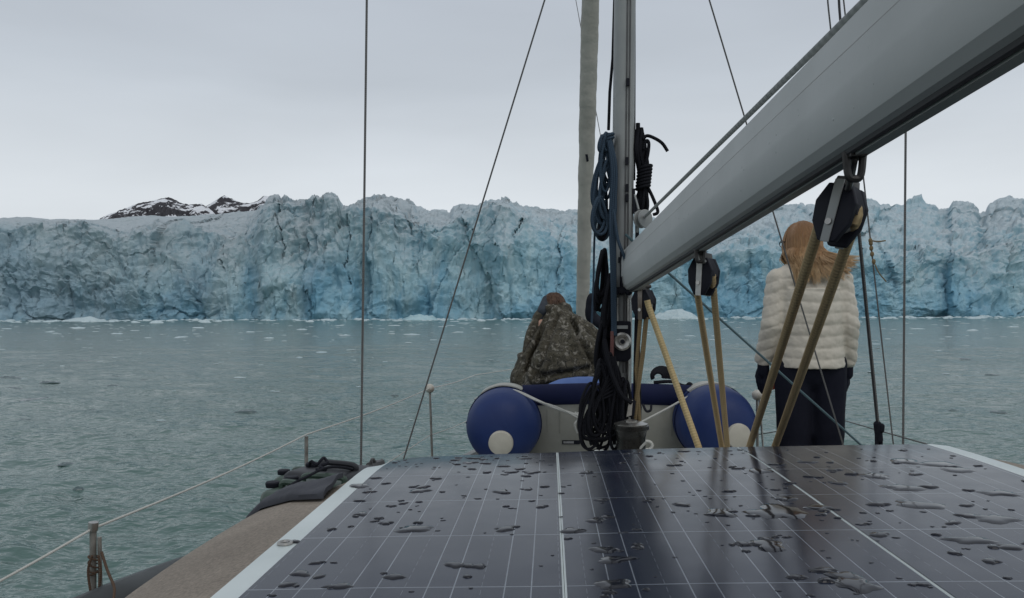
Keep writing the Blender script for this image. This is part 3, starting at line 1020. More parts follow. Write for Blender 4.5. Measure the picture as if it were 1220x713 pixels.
def jerry(mat, label, loc, rz, size=(.17, .30, .42)):
    t = thing("jerry_can", label, "jerry can", (0, 0, 0), "jerry cans lashed on the side deck")
    sx, sy_, sz = size
    body = rbox((0, 0, sz / 2), (sx, sy_, sz), .035, "body", mat, t)
    for s in (-1, 1):
        rib = MB()
        rib.tube([(s * (sx / 2 + .001), -sy_ * .33, sz * .2), (s * (sx / 2 + .001), sy_ * .33, sz * .75)], .006, 6)
        rib.tube([(s * (sx / 2 + .001), sy_ * .33, sz * .2), (s * (sx / 2 + .001), -sy_ * .33, sz * .75)], .006, 6)
        rib.build("cross_rib", mat, t)
    hd = MB().tube(spline([(0, -.11, sz - .005), (0, -.10, sz + .018), (0, 0, sz + .022), (0, .05, sz + .018), (0, .06, sz - .005)], 5), .012, 8)
    hd.build("handle", mat, t)
    MB().lathe([(.024, 0), (.026, .008), (.026, .016), (.022, .02), (0, .02)], (0, .105, sz - .004)).build("cap", BLACK, t)
    t.location = loc
    t.rotation_euler = (0, 0, R(rz))
    return t


def at_deck(px, py, d, h):
    p = P(px, py, d)
    return (p.x, p.y, p.z - h)


jerry(GREEN, "dark green jerry can nearest the slate grey cloth", at_deck(350, 583, 2.85, .42), 62, (.16, .21, .42))
jerry(GREEN, "dark green jerry can wedged against the black one", at_deck(378, 574, 3.02, .42), 80, (.16, .2, .42))
jerry(GREEN, "dark green jerry can on the outboard side behind the others", at_deck(364, 566, 3.36, .42), 75, (.17, .24, .42))
jerry(CANB, "large black jerry can at the far end of the row", at_deck(397, 558, 3.30, .46), 70, (.27, .33, .46))
mb = MB().tube(spline([P(318, 598, 2.62), P(345, 579, 2.72), P(366, 568, 2.85), P(392, 557, 3.05), P(420, 560, 3.25), P(428, 572, 3.3)], 6), .0055, 6)
tag(mb.build("lashing_strap", BLACKF), "dark strap lashing the jerry cans down", "strap")
mb = MB().tube(spline([P(368, 556, 3.22), P(371, 550, 3.2), P(377, 554, 3.18), P(382, 549, 3.2), P(386, 546, 3.25), P(390, 552, 3.2), P(381, 556, 3.15), P(388, 560, 3.1), P(377, 560, 3.12)], 6), .0065, 6)
tag(mb.build("strap_coil", BLACKF), "small tangle of black webbing on top of the jerry cans", "webbing")
mb = MB().tube(spline([P(418, 570, 3.4), P(436, 558, 3.6), P(455, 551, 3.75)], 6), [.012] * 12 + [.016])
mb.tube([P(452, 553, 3.72), P(440, 556, 3.62)], .02, 8)
mb.tube(spline([P(441, 552, 3.62), P(444, 547, 3.62), P(447, 551, 3.66)], 5), .007, 6)
tag(mb.build("boat_hook", M("dull_grey_pole", (.12, .12, .12), (.07, .07, .07), 10, .5)), "short grey boat hook lying past the panel corner", "boat hook")

# ------------------------------------------------------------------ stanchions and lifelines
POSTM = M('dull_steel_post', (.30, .285, .26), (.15, .14, .125), 22, .4, metal=.3)


def stanchion(px, py, d, label, ball=True, kind=None, tilt=0.0):
    top = P(px, py, d)
    base = Vector((top.x + tilt, top.y, CZ + DECK))
    t = thing("stanchion", label, "stanchion", base, "stanchions along the deck edge")
    MB().tube([base, top], .0085, 12).build("post", POSTM, t)
    MB().lathe([(.03, 0), (.03, .03), (.017, .05), (.0142, .09)], base).build("base", STEEL, t)
    if ball:
        MB().ell(top + Vector((0, 0, .0)), (.034, .034, .034)).build("cap", M("white_plastic_ball", (.55, .53, .48), (.36, .31, .25), 20, .5), t)
    return t, top, base


t1, s1, b1_ = stanchion(111, 627, 2.1, "stained stanchion with a rope tied round it, beside the fender", False)
MB().tube([s1 + Vector((-.001, 0, -.012)), s1 + Vector((.001, 0, .010))], .0125, 12).build("cap", STEEL, t1)
MB().tube([P(118.5, 640, 2.1), b1_ + Vector((.03, 0, 0))], .0055, 8).build("brace", POSTM, t1)
t2, s2, b2_ = stanchion(365, 520, 3.63, "plain steel stanchion rising behind the jerry cans", False)
t3, s3, b3_ = stanchion(512, 463, 5.9, "stanchion with white ball cap between the slanting shroud and the dinghy", True, tilt=.02)
t4, s4, b4_ = stanchion(902, 471, 5.2, "stanchion with white ball cap behind the woman's hand", True)
MB().tube([s4 + Vector((.02, .02, -.02)), b4_ + Vector((.06, .02, 0))], .007, 8).build("brace", STEEL, t4)
mb = MB()
rp = [s1 + Vector((0, -.014, -.15 - .006 * i)) for i in range(3)]
for i in range(4):
    c = s1.lerp(b1_, .16) + Vector((0, 0, -.008 * i + .01))
    mb.tube([c + Vector((.014 * math.cos(a) + .003, .014 * math.sin(a), .012 * math.sin(a * .5 + i))) for a in np.linspace(0, 6.28, 14)], .0022, 6)
mb.tube(spline([P(121, 658, 2.08), P(128, 680, 2.05), P(136, 700, 2.0), P(135, 716, 1.96)], 5), .0035, 6)
mb.tube(spline([P(110, 662, 2.07), P(105, 680, 2.07), P(108, 706, 2.07), P(111, 722, 2.07)], 5), .0035, 6)
mb.tube(spline([P(117, 662, 2.07), P(120, 682, 2.07), P(117, 706, 2.07), P(114, 722, 2.07)], 5), .0035, 6)
tag(mb.build("tie_cord", rope_mat("brown_cord", (.14, .09, .06), (.06, .04, .03), .01, 2)), "thin brown cord knotted round the nearest stanchion", "cord")
fwd = P(566, 447, 7.4)
life = [P(-260, 820, 1.45), s1 + Vector((0, 0, -.006)), s2 + Vector((0, 0, .008)), s3, fwd, W(CLX - .25, 9.2, -.55)]
mb = MB()
for a, c in zip(life, life[1:]):
    pts = [a.lerp(c, k / 10) - Vector((0, 0, .012 * math.sin(math.pi * k / 10))) for k in range(11)]
    mb.tube(pts, .0036, 6)
tag(mb.build("lifeline", ROPE_WHITE), "white upper lifeline sagging from stanchion to stanchion on the port side", "lifeline")
low = [b1_ + Vector((.02, -1.2, .29)), b1_ + Vector((.015, 0, .29)), b2_ + Vector((.015, 0, .29)), P(512, 519, 5.9), P(560, 500, 7.4)]
mb = MB()
for a, c in zip(low, low[1:]):
    mb.tube([a, a.lerp(c, .5) - Vector((0, 0, .01)), c], .0032, 6)
tag(mb.build("lifeline", ROPE_WHITE), "thin lower lifeline passing left of the dinghy, below the white one", "lifeline")
mb = MB().tube([P(1160, 545, 3.0), P(1060, 517, 3.9), P(1005, 501, 4.9), s4 + Vector((.03, .1, -.27))], .0032, 6)
tag(mb.build("lifeline", WIRE), "thin dark lower lifeline on the starboard side beyond the panel", "lifeline")

# ------------------------------------------------------------------ mast
MA, MB_ = P(738.5, 520, 3.95), P(744.5, 0, 3.95)
mdir = (MB_ - MA).normalized()
mbase = MA + mdir * ((CZ - .838 - MA.z) / mdir.z)


def mast_at(z_rel):
    return MA + mdir * ((CZ + z_rel - MA.z) / mdir.z)


mast = thing("mast", "grey aluminium mast with coils of rope hanging on it", "mast", mbase)
prof = []
for k in range(28):
    a = 2 * math.pi * k / 28
    prof.append((.052 * math.copysign(abs(math.cos(a)) ** .8, math.cos(a)), .078 * math.copysign(abs(math.sin(a)) ** .8, math.sin(a))))
mb = MB()
zs = [-.838, 0, 1, 2, 4, 7, 11]
vsx = [mast_at(z) + Vector((x, y, 0)) for z in zs for x, y in prof]
mb.add(vsx, [(j * 28 + k, j * 28 + (k + 1) % 28, (j + 1) * 28 + (k + 1) % 28, (j + 1) * 28 + k) for j in range(len(zs) - 1) for k in range(28)] + [tuple(range(27, -1, -1))])
mb.build("mast_tube", ALU, mast)
DARKALU = M("dark_track_metal", (.06, .06, .06), (.10, .10, .10), 10, .4, metal=.5)
mb = MB()
for z0, z1 in ((-.30, 10.8),):
    a, c = mast_at(z0), mast_at(z1)
    for ox, w_, oy in ((.006, .004, -.0785), (.020, .004, -.0770)):
        vs4 = []
        for p in (a, c):
            vs4 += [p + Vector((ox - w_, oy + .004, 0)), p + Vector((ox + w_, oy + .004, 0)), p + Vector((ox + w_, oy - .002, 0)), p + Vector((ox - w_, oy - .002, 0))]
        mb.add(vs4, [(0, 1, 5, 4), (1, 2, 6, 5), (2, 3, 7, 6), (3, 0, 4, 7)])
mb.build("sail_track", DARKALU, mast)
mb = MB()                                                # luff slides and small fittings in the track
for py in (98, 192, 224, 236):
    p = P(746 - py * 0 + (1 if py > 150 else 2), py, 3.86)
    MB().box(p, (.014, .014, .035)).build("luff_slide", BLACK, mast)
mb = MB()
mb.lathe([(.085, 0), (.085, .02), (.07, .05)], mast_at(-.838))
mb.build("mast_step", DARKALU, mast)
# halyard exit box with its sheave below the boom
sb = MB().prism([P(729, 383, 3.83), P(752, 383, 3.83), P(752, 427, 3.83), P(748, 431, 3.83), P(733, 431, 3.83), P(729, 427, 3.83)], CF * .06).build("halyard_lead", BLACK, mast, bevel=.006)
c0 = P(741, 407, 3.825)
MB().lathe([(.043, 0), (.043, -.012), (.034, -.016), (.014, -.010), (.014, -.018), (0, -.018)], c0, CF).build("sheave", STEEL, sb)
MB().lathe([(.011, 0), (.011, -.008), (0, -.008)], c0 - CF * .018, CF).build("sheave_pin", BLACK, sb)
MB().box(P(741, 390, 3.822), (.055, .012, .016)).build("lead_plate", ALU, sb)
# gooseneck
gk = MB()
gk.box(P(741, 346, 3.85), (.06, .07, .028)).box(P(741, 310, 3.86), (.035, .06, .024))
gk.tube([P(741, 352, 3.83), P(741, 300, 3.83)], .010, 10)
for x_ in (733, 749):
    gk.ell(P(x_, 348, 3.82), (.018, .018, .018))
gk.build("gooseneck", BLACK, mast)
mb = MB()
mb.box(P(759, 262, 3.9), (.016, .03, .20)).box(P(755, 240, 3.9), (.012, .03, .12))
mb.build("mast_fitting", BLACK, mast)
mb = MB()
mb.tube([P(736, 520, 3.86), P(735, 355, 3.86)], .008, 8)
mb.tube([P(748, 500, 3.87), P(749, 355, 3.87)], .009, 8)
mb.build("track_rail", STEEL, mast)

# ------------------------------------------------------------------ boom
d0 = 3.85
VPB = (607.0, 438.0)
bdir = -(CF + CR * ((VPB[0] - 610) / F_PX) + CU * ((356.5 - VPB[1]) / F_PX))       # aft
secp = [(751, 294.3), (747, 295), (744.3, 297.5), (741.8, 311), (741.2, 312), (739.6, 325), (739.5, 328), (740.6, 338), (742, 342.5), (745, 346), (749, 347.8), (751, 348), (753, 347.8), (757, 347), (760, 342.5),
        (761.4, 338), (762.5, 328), (762.4, 325), (761, 312), (760.2, 311), (757.7, 297.5), (755, 295)]
boom = thing("boom", "large pale grey boom slanting up from the mast overhead", "boom", P(751, 348, d0))


def extrude(mb, sec, s0, s1, n=2):
    k = len(sec)
    vs = []
    for j in range(n):
        s = s0 + (s1 - s0) * j / (n - 1)
        vs += [P(x, y, d0) + bdir * s for x, y in sec]
    mb.add(vs, [(j * k + i, j * k + (i + 1) % k, (j + 1) * k + (i + 1) % k, (j + 1) * k + i) for j in range(n - 1) for i in range(k)] + [tuple(range(k)), tuple(range(n * k - 1, (n - 1) * k - 1, -1))])
    return mb


extrude(MB(), secp, 0, 5.0, 12).build("boom_spar", BOOMM, boom, smooth=17)
extrude(MB(), [(747.4, 347.0), (747.8, 348.8), (748.8, 349.4), (749.6, 349.2), (749.6, 347.4)], .03, 5.0).build("slide_track", M("dark_grey_track", (.035, .035, .038), None, rough=.6), boom)
extrude(MB(), [(742.7, 311.3), (741.3, 311.3), (741.3, 311.75), (742.7, 311.75)], .0, 5.0).build("side_seam", UNDER, boom)
extrude(MB(), [(739.0, 312), (741.8, 300), (744.0, 300), (744, 331), (739.0, 331)], .012, .06).build("end_plate", M("pale_end_casting", (.5, .52, .52), (.4, .42, .42), 12, .45), boom)
extrude(MB(), [(749.9, 348.0), (750.2, 350.0), (756.2, 349.6), (756.9, 347.4)], .06, 5.0).build("bottom_rail", UNDER, boom)


def boom_under(px, d_off=0):
    """point of the boom's underside that the photograph shows at column px"""
    x0_, y0_ = 752, 350.5
    s = d0 - (x0_ - VPB[0]) * d0 / (px - VPB[0])
    return P(x0_, y0_, d0) + bdir * s


mb = MB()
ra, rb = P(768, 259, 3.78), P(1040, -8, 1.28)
pts = [ra.lerp(rb, k / 20) for k in range(-0, 36)]
tag(MB().tube(pts, .0068, 10).build("outhaul_line", ROPE_GREY), "grey flecked rope running along the top of the boom", "rope")
# rain drops clinging to the boom side
mb = MB()
for i in range(60):
    f = random.random()
    x, y = 741.8 + (739.6 - 741.8) * f, 311 + 14 * f
    if random.random() < .35:
        x, y = 739.6 + 1.0 * f, 326 + 12 * f
    p = P(x, y, d0) + bdir * random.uniform(.6, 3.2)
    r = random.uniform(.0012, .0026)
    mb.ell(p, (r * .5, r, r * random.uniform(1, 1.8)), None, 8, 6)
tag(mb.build("boom_drops", M("boom_rain_water", (.40, .42, .42), None, rough=.03), base=P(751, 348, d0)), "rain drops clinging to the boom side", "rain drops", kind='stuff')


# ------------------------------------------------------------------ pulley blocks
def block(label, pos, size, yaw, tilt, hang, strap=True, strap_mat=ALU):
    """hanging pulley block; local z up along the load, local x is the axle. pos = centre, hang = point it hangs from"""
    rot = Matrix.Rotation(R(tilt), 3, 'Y') @ Matrix.Rotation(R(yaw), 3, 'Z')
    rot = rot.to_3x3()
    t = thing("pulley_block", label, "pulley block", pos, "blocks hanging from the boom")
    s = size

    def L(x, y, z):
        return Vector(pos) + rot @ Vector((x * s, y * s, z * s))
    hexa = [(-.20, .5), (.20, .5), (.36, .18), (.33, -.18), (.15, -.5), (-.15, -.5), (-.33, -.18), (-.36, .18)]
    for sgn in (-1, 1):
        x0_ = sgn * .13
        mb = MB().prism([L(x0_, y, z) for y, z in hexa], rot @ Vector((sgn * .12 * s, 0, 0)))
        ck = mb.build("cheek", BLACK, t, bevel=.022 * s)
    sh = MB().lathe([(.05, -.11), (.30, -.11), (.30, -.08), (.24, 0), (.30, .08), (.30, .11), (.05, .11)], (0, 0, 0), (1, 0, 0))
    sh.v = [L(*v) for v in sh.v]
    sh.build("sheave", M("worn_sheave", (.35, .34, .32), (.2, .2, .19), 30, .4), t)
    if strap:
        for sgn in (-1, 1):
            x0_ = sgn * .256
            MB().prism([L(x0_, y, z) for y, z in [(-.085, .56), (.085, .56), (.075, -.52), (-.075, -.52)]], rot @ Vector((sgn * .025 * s, 0, 0))).build("strap", strap_mat, t, bevel=.006 * s)
    for sgn in (-1, 1):
        q = [(sgn * .35, .02), (sgn * .35, .18), (sgn * .19, .49), (sgn * .08, .49), (sgn * .27, .18), (sgn * .27, .02)]
        MB().prism([L(-.128, y, z) for y, z in q], rot @ Vector((.256 * s, 0, 0))).build('shell', BLACK, t)
    pin = MB().lathe([(.0, -.32), (.055, -.32), (.055, .32), (0, .32)], (0, 0, 0), (1, 0, 0))
    pin.v = [L(v.x, v.y, v.z - .18) for v in pin.v]
    pin.build("axle_pin", STEEL, t)
    hd = MB().prism([L(x, -.11, z) for x, z in [(-.28, .46), (.28, .46), (.20, .64), (-.20, .64)]], rot @ Vector((0, .22 * s, 0)))
    hd.build("head", DARKSTEEL, t, bevel=.02 * s)
    top = L(0, 0, .60)
    hang = Vector(hang)
    ax = (hang - top)
    up_ = ax.normalized()
    side = up_.cross(CF).normalized()
    w_ = .17 * s
    shk = MB()
    shk.tube(spline([top + side * w_ * .9 - up_ * .03 * s, top + side * w_ * 1.25 + ax * .4, top + side * w_ * .8 + ax * .8, hang, top - side * w_ * .8 + ax * .8, top - side * w_ * 1.25 + ax * .4, top - side * w_ * .9 - up_ * .03 * s], 6), .052 * s, 8)
    shk.tube([top - side * w_ * 1.5, top + side * w_ * 1.5], .06 * s, 8)
    shk.build("shackle", DARKSTEEL, t)
    return t, L


DARKSTEEL = M('dark_tarnished_steel', (.06, .058, .056), (.035, .033, .032), 30, .4, metal=.6)
bt1 = boom_under(1018)
blk1, L1 = block("largest black pulley block, in front of the woman's head", P(1000, 257, 1.55), .114, 44, 15, bt1 + CU * .0, True)
bt2 = boom_under(834)
blk2, L2 = block("black pulley block with white side plate, midway along the boom", P(838.5, 330, 2.72), .125, 50, 3, bt2, True, M("white_side_plate", (.62, .62, .6), (.5, .5, .48), 20, .4))
bt3 = P(767, 343, 3.72)
blk3, L3 = block("dark pulley block hanging beside the mast below the boom", P(767, 363, 3.72), .135, 55, 0, bt3, True, RUSTY)
for bt, sz in ((bt1, .03), (bt2, .026), (bt3, .024)):
    mb = MB()
    mb.tube(spline([bt + CU * .012 - CR * sz * .5, bt - CU * sz * .9 - CR * sz * .35, bt - CU * sz * 1.1, bt - CU * sz * .9 + CR * sz * .35, bt + CU * .012 + CR * sz * .5], 5), sz * .22, 8)
    mb.box(bt + CU * .008, (sz * .9, sz * 1.4, .012))
    mb.build("boom_bail", DARKSTEEL, boom)


def reeve(L, r, a_end, b_end, mat, label, rope_r, name="rope", mid=None):
    """one rope: up to the block, round the sheave and down again"""
    pts = [a_end[-1]] if isinstance(a_end, list) else [a_end]
    if isinstance(a_end, list):
        pts = list(reversed(a_end))
    wrap = [L(0, math.cos(a) * r, math.sin(a) * r) for a in np.linspace(math.pi * 1.05, -math.pi * .05, 12)]
    sag = lambda a_, c_: [a_.lerp(c_, k / 9) - Vector((0, 0, .012 * math.sin(math.pi * k / 9))) for k in range(1, 9)]
    right = b_end if isinstance(b_end, list) else [b_end]
    left = pts + sag(pts[-1], wrap[0]) + wrap + sag(wrap[-1], right[0])
    return tag(MB().tube(left + right, rope_r, 10).build(name, mat), label, "rope")


reeve(L1, .30, [P(893, 612, 3.55)], [P(866, 612, 3.55)], ROPE_TAN, "thick tan rope through the largest block, crossing before the woman", .0112)
reeve(L2, .27, [P(871, 580, 3.55)], [P(868, 580, 3.6)], ROPE_TAN, "tan rope through the white-plated block, before the dinghy's starboard tube", .0114)
tag(MB().tube([P(771, 358, 3.66), P(773, 366, 3.66), P(832, 532, 3.45), P(848, 578, 3.4)], .0140, 10).build("rope", ROPE_TAN2), "single pale tan rope slanting down from the block beside the mast", "rope")
mb = MB()
mb.tube([P(770, 378, 3.7), P(766, 420, 3.7), P(759, 470, 3.72), P(756, 503, 3.74)], .011, 8)
mb.tube([P(763, 380, 3.7), P(758, 440, 3.72), P(762, 505, 3.74)], .009, 8)
tag(mb.build("rope", ROPE_OLD), "worn dark tan purchase rope between the mast block and winch", "rope")
blk4 = MB()
# lower purchase block, seen edge-on in front of the mast foot
t5 = thing("pulley_block", "small pale edged block low down above the winch", "pulley block", P(752, 488, 3.72))
MB().prism([P(749.5, 478, 3.70), P(754, 477, 3.70), P(752.5, 495, 3.70), P(746.5, 497, 3.70)], CF * .012).build("cheek", M("pale_block_plate", (.5, .48, .43), (.35, .33, .3), 18, .4), t5)
MB().prism([P(752, 474, 3.712), P(758, 478, 3.712), P(756, 496, 3.712), P(750, 498, 3.712)], CF * .03).build("body", BLACK, t5, bevel=.004)
MB().tube(spline([P(750, 497, 3.71), P(749, 502, 3.71), P(752, 504, 3.71), P(754, 501, 3.71)], 5), .004, 6).build("becket", STEEL, t5)

# sheave on top of the boom by the mast
t6 = thing("turning_block", "round grey turning block on top of the boom by the mast", "pulley block", P(766, 262, 3.8))
cc = P(766, 261, 3.80)
ax6 = (CR * .55 - CF * .83).normalized()
for s in (-1, 1):
    MB().lathe([(0, 0), (.042, 0), (.044, .004), (.042, .010), (.014, .013), (0, .013)], cc + ax6 * s * .011, ax6 * s).build("cheek", ALU, t6)
MB().lathe([(.0, -.011), (.024, -.011), (.020, 0), (.024, .011), (0, .011)], cc, ax6).build("sheave", BLACK, t6)
MB().tube([P(757, 253, 3.82), P(760, 268, 3.82), P(759, 277, 3.83)], .006, 8).build("toggle", ALU, t6)
MB().tube([P(756, 232, 3.84), P(761, 250, 3.81)], .005, 8).build("tang", ALU, t6)

# ------------------------------------------------------------------ furled headsail
m, nt, b = newmat("sun_bleached_sailcloth")
tcs = nd(nt, "ShaderNodeTexCoord").outputs["Object"]
ss = nd(nt, "ShaderNodeSeparateXYZ"); nt.links.new(tcs, ss.inputs[0])
al = nd(nt, "ShaderNodeAttribute", attribute_name="along").outputs["Fac"]; ar = nd(nt, "ShaderNodeAttribute", attribute_name="around").outputs["Fac"]
spi = mathn(nt, 'FRACT', mathn(nt, 'ADD', mathn(nt, 'MULTIPLY', al, 3.2), ar))
hgt = mathn(nt, 'ADD', mathn(nt, 'MULTIPLY', spi, .8), mathn(nt, 'MULTIPLY', noise_tex(nt, 7, 5, .6, tcs), 1.0))
nt.links.new(mixc(nt, ramp(nt, noise_tex(nt, 3, 4, .6, tcs), [(.3, g3(0)), (.7, g3(1))]), (.50, .475, .425), (.41, .39, .345)), b.inputs["Base Color"])
bn = nd(nt, "ShaderNodeBump"); bn.inputs["Strength"].default_value = .8; bn.inputs["Distance"].default_value = .02
nt.links.new(hgt, bn.inputs["Height"]); nt.links.new(bn.outputs[0], b.inputs["Normal"])
b.inputs["Roughness"].default_value = .85
SAIL = m
qa, qb = P(694.5, 350, 8.3), P(703.5, 0, 7.3)
fd = (qb - qa)
foot_t = (CZ + DECK + .15 - qa.z) / fd.z
t = thing("furled_headsail", "furled cream headsail rolled tightly round the forestay", "furled sail", qa + fd * foot_t)
pts, rr = [], []
for k in range(260):
    s = -.42 + 3.4 * k / 259
    off = Vector((.0015 * math.sin(s * 40), .0015 * math.cos(s * 40), 0))
    pts.append(qa + fd * s + off)
    rr.append((.060 + .022 * min(max((s + .3) / 1.0, 0), 1) - .05 * max(0, (s - 1.6) / 1.8)) * (1 + .012 * math.sin(s * 150) + .02 * mnoise.noise(Vector((s * 9, 3, 1))) + .02 * mnoise.noise(Vector((s * 45, 8, 1)))))
mb = MB().tube(pts, rr, 24)
for q in range(len(mb.v) - 48 * 0):
    i_, j_ = divmod(q, 25)
    if i_ >= 260: break
    a_ = 2 * math.pi * (j_ % 24) / 24
    s_ = i_ * .6
    w_ = .045 * abs(math.sin(.5 * (a_ + s_ * 1.1))) + .05 * mnoise.noise(Vector((math.cos(a_) * 1.2 + 4, math.sin(a_) * 1.2, s_ * .35 + a_ * 0))) + .05 * abs(mnoise.noise(Vector((math.cos(a_ + s_ * .5) * 2, math.sin(a_ + s_ * .5) * 2, s_ * .12))))
    mb.v[q] = pts[i_] + (mb.v[q] - pts[i_]) * (.95 + w_)
mb.build("sail_roll", SAIL, t, smooth=60)
MB().tube([qa + fd * foot_t, qa + fd * 3.4], .012, 8).build("forestay", STEEL, t)
MB().lathe([(.04, 0), (.075, .02), (.06, .04), (.06, .10), (.075, .12), (.04, .14)], qa + fd * (foot_t + .03), fd).build("furler_drum", STEEL, t)
MB().prism([P(697.5, 184, 7.68), P(700.2, 184, 7.68), P(701.5, 192, 7.68), P(699, 193, 7.68)], CF * .02).build("dark_tag", BLACKF, t)

# ------------------------------------------------------------------ standing rigging and halyards
def wire(label, a, c, r=.0035, mat=WIRE, cat="shroud", name="shroud", group="wire shrouds holding the mast", ext=1.8, extd=.35):
    a, c = Vector(a), Vector(c)                     # a upper visible point, c lower visible point
    v = c - a
    lo = c + v * (extd)
    if lo.z < CZ + DECK: lo = c + v * ((CZ + DECK - c.z) / v.z)
    return tag(MB().tube([a - v * ext, lo], r, 8).build(name, mat), label, cat, group)


wire("upright wire shroud rising from the jerry cans", P(437, 0, 3.95), P(430, 560, 3.95), .0058, ext=1.0)
wire("upright wire shroud on the starboard side, farthest from the mast", P(1079, 160, 3.95), P(1076, 527, 3.95), .0058, ext=2.2)
wire("slanting wire shroud between the jerry cans and the furled headsail", P(649, 0, 4.72), P(480, 550, 4.98), .0050, ext=.6, extd=.3)
wire("slanting wire shroud passing behind the boom and before the woman", P(845, 0, 3.9), P(1002, 522, 4.1), .0040, ext=.6, extd=.3)
wire("slim grey wire shroud with twine knots beyond the largest block", P(1005, 0, 3.4), P(1064, 527, 3.6), .0034, ext=.8, extd=.3)
sh = thing("shroud", "dark covered shroud with black turnbuckle wrap at its foot", "shroud", P(1048, 560, 3.75), "wire shrouds holding the mast")
MB().tube([P(974, -500, 3.4), P(1000, 10, 3.55), P(1020, 250, 3.62), P(1049, 545, 3.75)], .0058, 8).build("wire", M("black_covered_wire", (.02, .02, .022), (.04, .04, .042), 20, .5), sh)
MB().tube([P(1002, 30, 3.54), P(1022, 250, 3.61), P(1051, 545, 3.74)], .0035, 8).build("pale_wire", WIRE, sh)
mb = MB().cap(P(1045.5, 506, 3.73), P(1047.5, 524, 3.73), .018, .017)
mb.cap(P(1050.5, 508, 3.72), P(1050, 513, 3.72), .013, .013)
mb.tube([P(1044.5, 515, 3.73), P(1045, 545, 3.73)], .010, 8).tube([P(1049.5, 515, 3.73), P(1050, 545, 3.73)], .008, 8)
mb.build("turnbuckle_wrap", BLACKF, sh)
mb = MB()
mb.tube(spline([P(1038, 287, 3.5), P(1046, 288, 3.48), P(1055, 287, 3.48)], 4), .003, 6)
mb.tube(spline([P(1041, 312, 3.5), P(1047, 325, 3.48), P(1056, 336, 3.48)], 4), .003, 6)
for yy_, xx_ in ((287, 1037), (290, 1037.5), (303, 1039), (312, 1041), (296, 1038)):
    mb.ell(P(xx_, yy_, 3.5), (.009, .009, .012), None, 8, 6)
tag(mb.build("twine_knot", ROPE_OLD), "bits of twine knotted on the slim shroud", "twine")
wire("thin line from the masthead passing behind the furled headsail", P(686, 0, 8.2), P(716, 165, 7.6), .0035, WIRE, "halyard", "halyard", "halyards along the mast", ext=1.0, extd=.15)
wire("blue green rope slanting from the mast down past the woman's legs", P(796, 325, 3.9), P(1022, 527, 4.3), .0066, ROPE_TEAL, "rope", "rope", None, ext=.2, extd=.12)
tag(MB().tube(spline([P(721, 240, 3.96), P(711, 262, 5.6), P(708.2, 285, 6.3), P(707, 340, 6.4), P(704.5, 395, 6.4), P(704, 440, 6.4)], 6), .0085, 8).build("rope", ROPE_BLUE), "dark blue line hanging straight beside the furled headsail", "rope")
tag(MB().tube([P(741, -300, 4.05), P(730, 70, 4.05), P(726.5, 110, 3.98), P(725, 155, 3.95)], .0075, 8).build("halyard", ROPE_BLACK), "dark halyard running down to the blue rope coil", "halyard", "halyards along the mast")
tag(MB().tube([P(756, -300, 4.03), P(755.8, 70, 4.03), P(755.5, 215, 4.0)], .0065, 8).build("halyard", ROPE_BLACK), "black halyard close along the starboard face of the mast", "halyard", "halyards along the mast")
tag(MB().tube(spline([P(991, -6, 3.3), P(986, -60, 3.3), P(985.5, -10, 3.32), P(990, 38, 3.36), P(1000, 130, 3.5)], 6), .0034, 8).build("halyard", WIRE), "slim line dropping behind the boom beside the dark shroud", "halyard", "halyards along the mast")

# dark bag hanging by the forestay
mb = MB()
mb.ell(P(704.5, 364, 7.0), (.05, .05, .11)).ell(P(703.5, 372, 7.0), (.05, .05, .10)).cap(P(706, 378, 7.0), P(722, 392, 6.9), .05, .045)
me = fused(mb, .012, 4)
bagp = P(704, 385, 7.0)
tag(link("sail_bag", shift(me, bagp), BLACKF, None, bagp), "dark navy cloth bag behind the camouflaged person, beside the furled sail", "bag")


# ------------------------------------------------------------------ rope coils on the mast
def loops(mb, top, n, wpx, hpx, d, r, jit=3, seed=0):
    rr = random.Random(seed)
    for i in range(n):
        x0_ = top[0] + rr.uniform(-jit, jit); y0_ = top[1] + rr.uniform(-jit, jit)
        w_ = wpx * rr.uniform(.45, 1.1); h_ = hpx * rr.uniform(.7, 1.08); sk = rr.uniform(-.10, .06) * h_
        dd = d + rr.uniform(-.05, .05)
        pts = []
        for k in range(26):
            a = 2 * math.pi * k / 25
            yy_ = (1 - math.cos(a)) / 2
            xx_ = math.sin(a) * (.35 + .65 * yy_ ** .7)
            pts.append(P(x0_ + xx_ * w_ + sk * yy_, y0_ + yy_ * h_, dd + .02 * math.sin(a)))
        mb.tube(spline(pts, 2), r, 7, caps=False)


mb = MB()
loops(mb, (723, 163), 8, 10, 70, 3.86, .0072, 4, 3)
loops(mb, (719, 196), 7, 13, 74, 3.86, .0072, 6, 4)
loops(mb, (716, 236), 3, 11, 46, 3.84, .0075, 3, 5)
loops(mb, (720, 160), 5, 4, 22, 3.84, .0075, 3, 6)
for i in range(3):
    mb.tube(spline([P(722 + i * 1.6, 158 + i, 3.84), P(729 + i * 2.4, 200, 3.80), P(727 + i * 2.6, 260, 3.80), P(729 + i * 1.8, 330, 3.8), P(730 + i * 1.5, 400, 3.80)], 6), .008, 7)
for i in range(2):
    c = P(724, 163 + i * 4, 3.86)
    mb.tube([c + CR * (.026 * math.cos(a)) + CF * (.035 * math.sin(a)) + CU * .012 * math.cos(a) for a in np.linspace(0, 6.28, 14)], .008, 7)
mb.tube(spline([P(731, 250, 3.80), P(736, 285, 3.78), P(745, 310, 3.78), P(747, 330, 3.78)], 6), .008, 7)
tag(mb.build("rope_coil", ROPE_BLUE), "blue grey rope hung in long loops on the port side of the mast", "rope coil", "rope coils hung on the mast")
mb = MB()
rr = random.Random(5)
